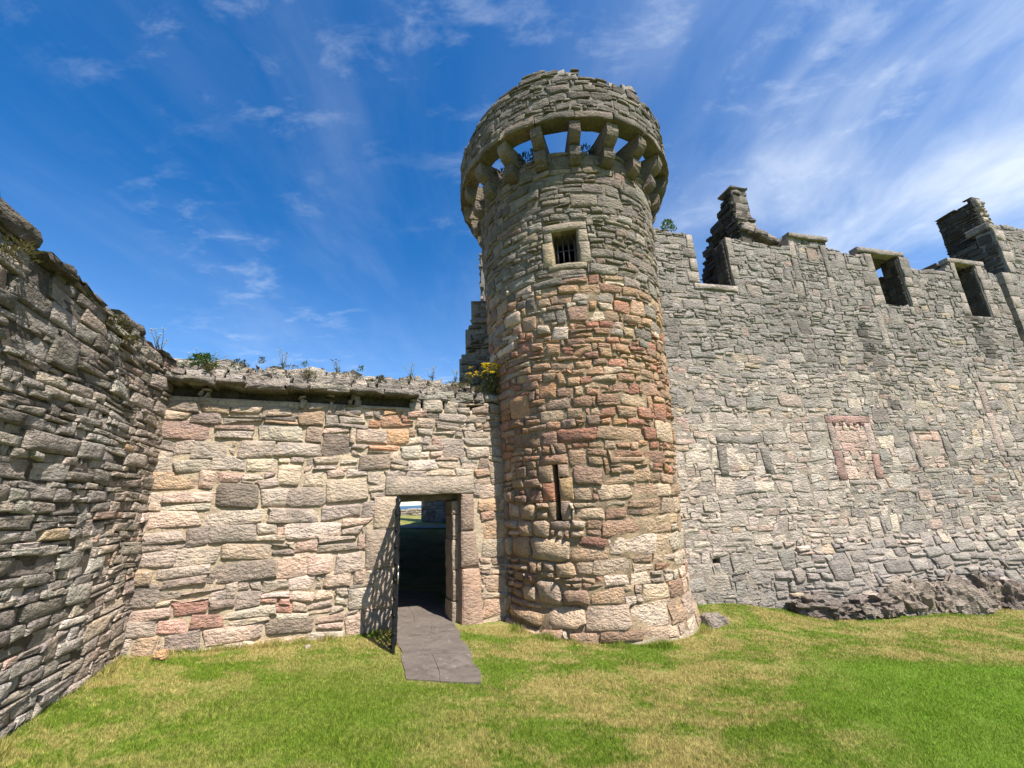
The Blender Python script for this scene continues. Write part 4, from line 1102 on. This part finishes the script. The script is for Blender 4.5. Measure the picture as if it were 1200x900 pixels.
# ================================================================== 7. rocks
def rock(name, c, size, rng, parent=None, rot=0, mat=None, colr=None, sub=3):
    bm = bmesh.new(); bmesh.ops.create_icosphere(bm, subdivisions=sub, radius=1)
    o3 = Vector((rng.uniform(0, 50), rng.uniform(0, 50), rng.uniform(0, 50)))
    V = []
    for v in bm.verts:
        p = v.co.copy()
        # faceted: clamp against a few random planes
        p = Vector([math.copysign(abs(x) ** .7, x) for x in p])
        k = 1 + .26 * mnoise.noise(p * 1.2 + o3) - .22 * abs(mnoise.noise(p * 2.3 + o3)) - .16 * abs(mnoise.noise(p * 5.1 + o3)) + .10 * math.floor(3 * mnoise.noise(Vector((p.x * 1.2 + p.z, p.y * 1.2, (p.z + .5 * p.x) * 4)) + o3)) / 3
        k += .20 * (mnoise.cell(Vector((p.x * 1.6 + .4 * p.z, p.y * 1.6, p.z * 3.2 + .8 * p.x)) + o3) - .5) if parent else 0
        p = p * k
        x, y, z = p.x * size[0], p.y * size[1], p.z * size[2]
        V.append((c[0] + x * math.cos(rot) - y * math.sin(rot), c[1] + x * math.sin(rot) + y * math.cos(rot), c[2] + z))
    F = [tuple(v.index for v in f.verts) for f in bm.faces]; bm.free()
    cl = colr or pick([(S(158, 146, 130, .64), 3), (S(140, 130, 116, .62), 2), (S(172, 160, 140, .66), 2), (S(110, 104, 98, .58), 1)], rng)
    return mesh_obj(name, V, F, mat or M_ROCK, parent, np.tile(np.array(cl), (len(V), 1)), smooth=False)
def build_rocks():
    rng = random.Random(5)
    oc = empty('rock_outcrop', tuple(FRp.map([7.0], [-.5], [.3])[0]), 'weathered bedrock outcrop under the foot of the tall grey wall', 'rock')
    for i in range(44):
        u = 3.7 + i * .185 + rng.uniform(-.1, .1)
        k = sstep(4.2, 6.0, u)
        p = FRp.map([u], [0], [.22 + rng.uniform(-.10, .16)])[0]
        g0 = gz(p[0], p[1])
        h = rng.uniform(.12, .26) + .34 * k * rng.uniform(.3, 1)
        rock('rock', (p[0], p[1], g0 + .02 + h * .3), (rng.uniform(.22, .46), rng.uniform(.2, .34), h), rng, oc, R(14) + rng.uniform(-.5, .5), sub=4)
    b = rock('boulder', (2.86, 7.02, gz(2.86, 7.02) - .02), (.22, .18, .17), rng, None, .3, colr=S(156, 146, 132, .62))
    tag(b, 'flat grey boulder in the grass against the tower foot', 'boulder')
    b2 = rock('small_stone', (-2.62, 5.72, gz(-2.62, 5.72) + .02), (.035, .03, .025), rng, None, 0, colr=S(190, 180, 160, .7), sub=2)
    tag(b2, 'small pale stone lying in the grass left of the gate', 'stone')
    b3 = rock('broken_stone', (-4.0, 5.20, gz(-4.0, 5.2) + .04), (.07, .06, .06), rng, None, .4, colr=S(206, 160, 104, .7), sub=2)
    tag(b3, 'orange broken stone lying in the wall corner', 'stone')
build_rocks()

# ================================================================== 8. wall plants
def leaf_quad(c, d, up, L, W):
    d = d.normalized(); s = d.cross(up)
    s = s.normalized() if s.length > 1e-4 else Vector((1, 0, 0))
    m = c + d * L * .5 + up * L * .08
    return [tuple(c), tuple(m + s * W * .5), tuple(c + d * L), tuple(m - s * W * .5)]
def foliage(name, base, rx, ry, h, n, L, W, mat, parent, rng, upward=.5):
    V, F = [], []
    for i in range(n):
        t = rng.uniform(0, 2 * math.pi); r = math.sqrt(rng.random()); zz = rng.random() ** .8
        k = (1 - .55 * zz * zz)
        c = Vector((base[0] + rx * r * k * math.cos(t), base[1] + ry * r * k * math.sin(t), base[2] + h * zz))
        d = Vector((math.cos(t) + rng.gauss(0, .5), math.sin(t) + rng.gauss(0, .5), upward + rng.gauss(0, .4)))
        l = L * rng.uniform(.6, 1.3)
        q = leaf_quad(c, d, Vector((rng.gauss(0, .3), rng.gauss(0, .3), 1)).normalized(), l, W * rng.uniform(.7, 1.3))
        b = len(V); V.extend(q); F.append((b, b + 1, b + 2, b + 3))
    o = mesh_obj(name, V, F, mat, parent, smooth=False); o['kind'] = 'stuff'; return o
def flowers(name, base, rx, h, n, size, mat, parent, rng, stems=True, flat_head=True, lo=.6):
    V, F, SV, SF = [], [], [], []
    for i in range(n):
        top = Vector((base[0] + rng.gauss(0, rx * .5), base[1] + rng.gauss(0, rx * .5), base[2] + h * rng.uniform(lo, 1.0)))
        if stems:
            b0 = Vector((base[0] + rng.gauss(0, rx * .15), base[1] + rng.gauss(0, rx * .15), base[2] - .02))
            v, f = tube([b0, (b0 + top) / 2 + Vector((rng.gauss(0, .01), rng.gauss(0, .01), 0)), top], [.004, .003, .002], 4)
            o = len(SV); SV += v; SF += [tuple(a + o for a in q) for q in f]
        for k in range(7):
            c = top + Vector((rng.gauss(0, size * .5), rng.gauss(0, size * .5), rng.gauss(0, size * .22)))
            b = len(V); r = size * rng.uniform(.28, .5)
            pts = [c + Vector((r * math.cos(a), r * math.sin(a), rng.gauss(0, .15) * r)) for a in (0, 1.05, 2.1, 3.14, 4.2, 5.25)]
            V += [tuple(p) for p in pts] + [tuple(c + Vector((0, 0, r * .55)))]+ [tuple(c - Vector((0, 0, r * .5)))]
            for a in range(6): F.append((b + a, b + (a + 1) % 6, b + 6)); F.append((b + (a + 1) % 6, b + a, b + 7))
    mesh_obj(name, V, F, mat, parent, smooth=False)['kind'] = 'stuff'
    if SV: mesh_obj('stems', SV, SF, M_STEM, parent)['kind'] = 'stuff'
def build_plants():
    rng = random.Random(101)
    def top(u, d=-.12, z=3.78): return tuple(FD.map([u], [z], [d])[0])
    p = empty('leafy_shrub', top(.28, -.05, 3.68), 'bushy green plant sprouting where the two walls meet', 'plant')
    foliage('foliage', p.location, .24, .15, .20, 420, .045, .028, M_LEAF, p, rng); flowers('flower_heads', Vector(p.location), .24, .30, 9, .018, M_WHITE, p, rng)
    p = empty('leafy_shrub', top(.72, -.10, 3.74), 'low dark green tuft beside the bushy corner plant', 'plant')
    foliage('foliage', p.location, .12, .10, .12, 120, .045, .02, M_LEAF2, p, rng)
    p = empty('ragwort', top(4.50, .06, 3.66), 'tall clump of bright yellow ragwort against the tower', 'plant')
    foliage('foliage', p.location, .20, .15, .30, 340, .09, .022, M_LEAF2, p, rng); flowers('flower_heads', Vector(p.location), .20, .46, 46, .045, M_YEL, p, rng, lo=.5)
    p = empty('ragwort', top(4.10, -.02, 3.74), 'small yellow ragwort plant on the wall top short of the tower', 'plant')
    foliage('foliage', p.location, .10, .08, .16, 90, .06, .018, M_LEAF2, p, rng); flowers('flower_heads', Vector(p.location), .08, .24, 9, .026, M_YEL, p, rng)
    spec = [(1.25, .30, M_WHITE, 'white flowered umbel weed on the coping above the left overhang'), (2.0, .2, M_PURP, 'thin purple flowered weed on the wall top'), (3.15, .26, M_WHITE, 'pale flowered weed above the door lintel'), (3.5, .24, M_WHITE, 'dry white seed head on the wall top right of the doorway'), (3.92, .22, M_WHITE, 'sparse grey weed beside the small yellow plant')]
    for u, h, m, lb in spec:
        p = empty('wall_weed', top(u, -.15, 3.84), lb, 'plant', 'weeds on the wall top')
        foliage('foliage', p.location, .05, .05, .05, 36, .035, .012, M_LEAF2, p, rng); flowers('flower_heads', Vector(p.location), .09, h, 7, .018, m, p, rng)
    for u, lb in ((1.55, 'single upright green sprig on the wall top'), (2.35, 'two-leaved green sprig on the middle of the wall top'), (.98, 'rusty leaved low tuft on the coping')):
        p = empty('wall_sprig', top(u, -.12, 3.84), lb, 'plant', 'sprigs on the wall top')
        foliage('foliage', p.location, .04, .04, .09, 50, .045, .013, M_LEAF if 'rusty' not in lb else M_MOSS, p, rng, 1.2)
    for u, z, d, s, lb in ((1.62, 3.60, .17, .11, 'dry moss cushion growing on the front of the coping'), (.42, 3.62, .14, .07, 'small moss cushion on the coping in the corner'), (2.62, 3.66, .10, .07, 'green moss tuft near the end of the overhang'), (3.9, 3.62, .05, .10, 'dry grass tuft hanging below the small ragwort'), (4.3, 3.6, .04, .12, 'spreading grey moss below the tall ragwort')):
        p = empty('moss_tuft', tuple(FD.map([u], [z], [d])[0]), lb, 'moss')
        foliage('foliage', p.location, s, s * .7, s * .9, 130, .045, .012, M_MOSS, p, rng, .9)
    for i in range(13):
        u = .9 + .28 * i + rng.uniform(-.1, .1); s = rng.uniform(.05, .11)
        p = empty('moss_cushion', tuple(FD.map([u], [3.66 + rng.uniform(-.06, .12)], [rng.uniform(-.08, .10)])[0]), 'low olive moss cushion rooted in the rubble along the wall top', 'moss', 'moss cushions along the wall top')
        foliage('foliage', p.location, s * 1.5, s * .8, s * .6, 90, .03, .010, (M_MOSS, M_LEAF2, M_MOSS)[i % 3], p, rng, .8)
    for u, z, s, lb in ((1.62, 3.55, .13, 'dry moss tuft high on the dark side wall'), (1.35, 3.50, .08, 'small moss tuft beside the larger one on the side wall'), (2.98, 3.50, .14, 'brown moss hanging at the outer end of the side wall')):
        p = empty('moss_tuft', tuple(FL.map([u], [z], [.06])[0]), lb, 'moss')
        foliage('foliage', p.location, s, s * .8, s * .9, 170, .045, .012, M_MOSS, p, rng, .6)
    p = empty('wall_weed', tuple(FL.map([.25], [3.82], [-.1])[0]), 'white umbel weed on top of the dark side wall', 'plant', 'weeds on the wall top')
    flowers('flower_heads', Vector(p.location), .16, .24, 8, .02, M_WHITE, p, rng)
    p = empty('leafy_shrub', tuple(FRp.map([2.42], [7.24], [-.1])[0]), 'small green bush on the wall head next to the tower parapet', 'plant')
    foliage('foliage', p.location, .15, .12, .30, 170, .08, .035, M_LEAF, p, rng, .9)
    for i, deg in enumerate((-62, -50, -30, -22, 8)):
        a = R(deg); r = 1.66
        p = empty('wall_fern', (TC[0] + r * math.sin(a), TC[1] - r * math.cos(a), 7.60), ('dark fern tuft under the tower parapet at its shaded side', 'dark fern growing on the tower wall head between the left corbels', 'feathery dark fern seen against sky in a corbel gap', 'small fern beside the feathery one in a corbel gap', 'short fern on the tower wall head near the middle corbels')[i], 'fern')
        foliage('fronds', p.location, .16, .16, .22 if i < 4 else .1, 110, .10, .018, M_FERN, p, rng, .9)
    p = empty('wall_sprig', tuple(FD.map([3.28], [2.95], [.03])[0]), 'tiny green sprig rooted in the wall joint above the lintel', 'plant', 'sprigs on the wall top')
    foliage('foliage', p.location, .03, .03, .06, 26, .03, .012, M_LEAF, p, rng)
build_plants()

# ================================================================== 9. grass
def build_grass():
    g = np.random.default_rng(4)
    N = 2100000
    # distance-weighted cloud of blades over the lawn in view
    r = np.exp(g.uniform(math.log(2.2), math.log(14.5), N)); a = np.radians(g.uniform(-62, 66, N))
    x = r * np.sin(a); y = r * np.cos(a)
    def side(fr, off):      # signed distance in front of a wall plane
        return (x - fr.o[0]) * fr.N[0] + (y - fr.o[1]) * fr.N[1] - off
    ok = (side(FL, .02) > 0) & (y > 1.2)
    ud = (x - FD.o[0]) * FD.D[0] + (y - FD.o[1]) * FD.D[1]
    ok &= (side(FD, .03) > 0) | (ud > 4.6)
    ur = (x - FRp.o[0]) * FRp.D[0] + (y - FRp.o[1]) * FRp.D[1]
    ok &= side(FRp, .05) > 0
    ok &= (np.hypot(x - TC[0], y - TC[1]) > 1.60)
    # paving
    Ly = [4.84, 5.60, 6.25, 6.80]; Lx = [-1.22, -1.46, -1.72, -1.92]; Rx = [-.40, -.62, -.84, -1.02]; 
    jit = g.normal(0, .035, N) + .03 * np.sin(y * 9) * np.sin(x * 11 + 1)
    onp = (y > 4.87 + jit) & (x > np.interp(y, Ly, Lx) + jit) & (x < np.interp(y, [4.88, 5.66, 6.35, 6.95], Rx) + jit)
    ok &= ~onp
    x, y = x[ok], y[ok]; n = len(x); r = np.hypot(x, y)
    # ground height through the same function on a coarse table
    gx = np.arange(-14, 17, .25); gy = np.arange(0, 16, .25)
    tab = np.array([[gz(a_, b_) for a_ in gx] for b_ in gy])
    fx = (x - gx[0]) / .25; fy = (y - gy[0]) / .25; ix = np.clip(fx.astype(int), 0, len(gx) - 2); iy = np.clip(fy.astype(int), 0, len(gy) - 2); tx = fx - ix; ty = fy - iy
    z = tab[iy, ix] * (1 - tx) * (1 - ty) + tab[iy, ix + 1] * tx * (1 - ty) + tab[iy + 1, ix] * (1 - tx) * ty + tab[iy + 1, ix + 1] * tx * ty
    dwall = np.minimum(np.minimum((x - FL.o[0]) * FL.N[0] + (y - FL.o[1]) * FL.N[1], np.where(ud[ok] < 4.6, (x - FD.o[0]) * FD.N[0] + (y - FD.o[1]) * FD.N[1], 9)), np.hypot(x - TC[0], y - TC[1]) - 1.6)
    clump = np.sin(x * 7.1 + 2 * np.sin(y * 5.3)) * np.sin(y * 8.3 + 2 * np.sin(x * 4.7))
    h = g.uniform(.009, .027, n) * (1 + .25 * clump) * np.where(dwall < .10 + .08 * clump, 2.3, 1.0) * np.where((dwall < .16) & (clump > .25), 1.5, 1.0)
    wd = (.0016 + .0007 * r) * g.uniform(.6, 1.3, n)
    th = g.uniform(0, 2 * np.pi, n); lean = np.abs(g.normal(.5, .4, n))
    la = g.uniform(0, 2 * np.pi, n)
    V = np.empty((n, 3, 3), np.float32)
    cx, cy = np.cos(th) * wd / 2, np.sin(th) * wd / 2
    V[:, 0] = np.stack([x - cx, y - cy, z - .004], 1); V[:, 1] = np.stack([x + cx, y + cy, z - .004], 1)
    V[:, 2] = np.stack([x + np.cos(la) * lean * h, y + np.sin(la) * lean * h, z + h], 1)
    me = bpy.data.meshes.new('grass'); me.vertices.add(3 * n); me.vertices.foreach_set('co', V.ravel())
    me.loops.add(3 * n); me.loops.foreach_set('vertex_index', np.arange(3 * n, dtype=np.int32))
    me.polygons.add(n); me.polygons.foreach_set('loop_start', np.arange(0, 3 * n, 3, dtype=np.int32))
    me.update()
    at = me.attributes.new('tone', 'FLOAT', 'FACE'); at.data.foreach_set('value', np.clip(g.normal(1.0, .33, n), .3, 2.0).astype(np.float32))
    m, t, b = new_mat('grass_blades')
    c = lawn_colour(t, 1.42)
    c = t.node('ShaderNodeHueSaturation', inp={'Color': c, 'Value': t.node('ShaderNodeAttribute', attribute_name='tone').outputs['Fac']}).outputs[0]
    t.l.new(c, b.inputs['Base Color']); b.inputs['Roughness'].default_value = .65
    tr = t.node('ShaderNodeBsdfTranslucent'); t.l.new(c, tr.inputs[0])
    mx = t.node('ShaderNodeMixShader', inp={0: .35}); t.l.new(b.outputs[0], mx.inputs[1]); t.l.new(tr.outputs[0], mx.inputs[2])
    t.l.new(mx.outputs[0], t.n['Material Output'].inputs[0])
    me.materials.append(m)
    o = bpy.data.objects.new('grass', me); col.objects.link(o)
    tag(o, 'short mown lawn grass, green with straw-coloured dry patches', 'grass', kind='stuff')
build_grass()
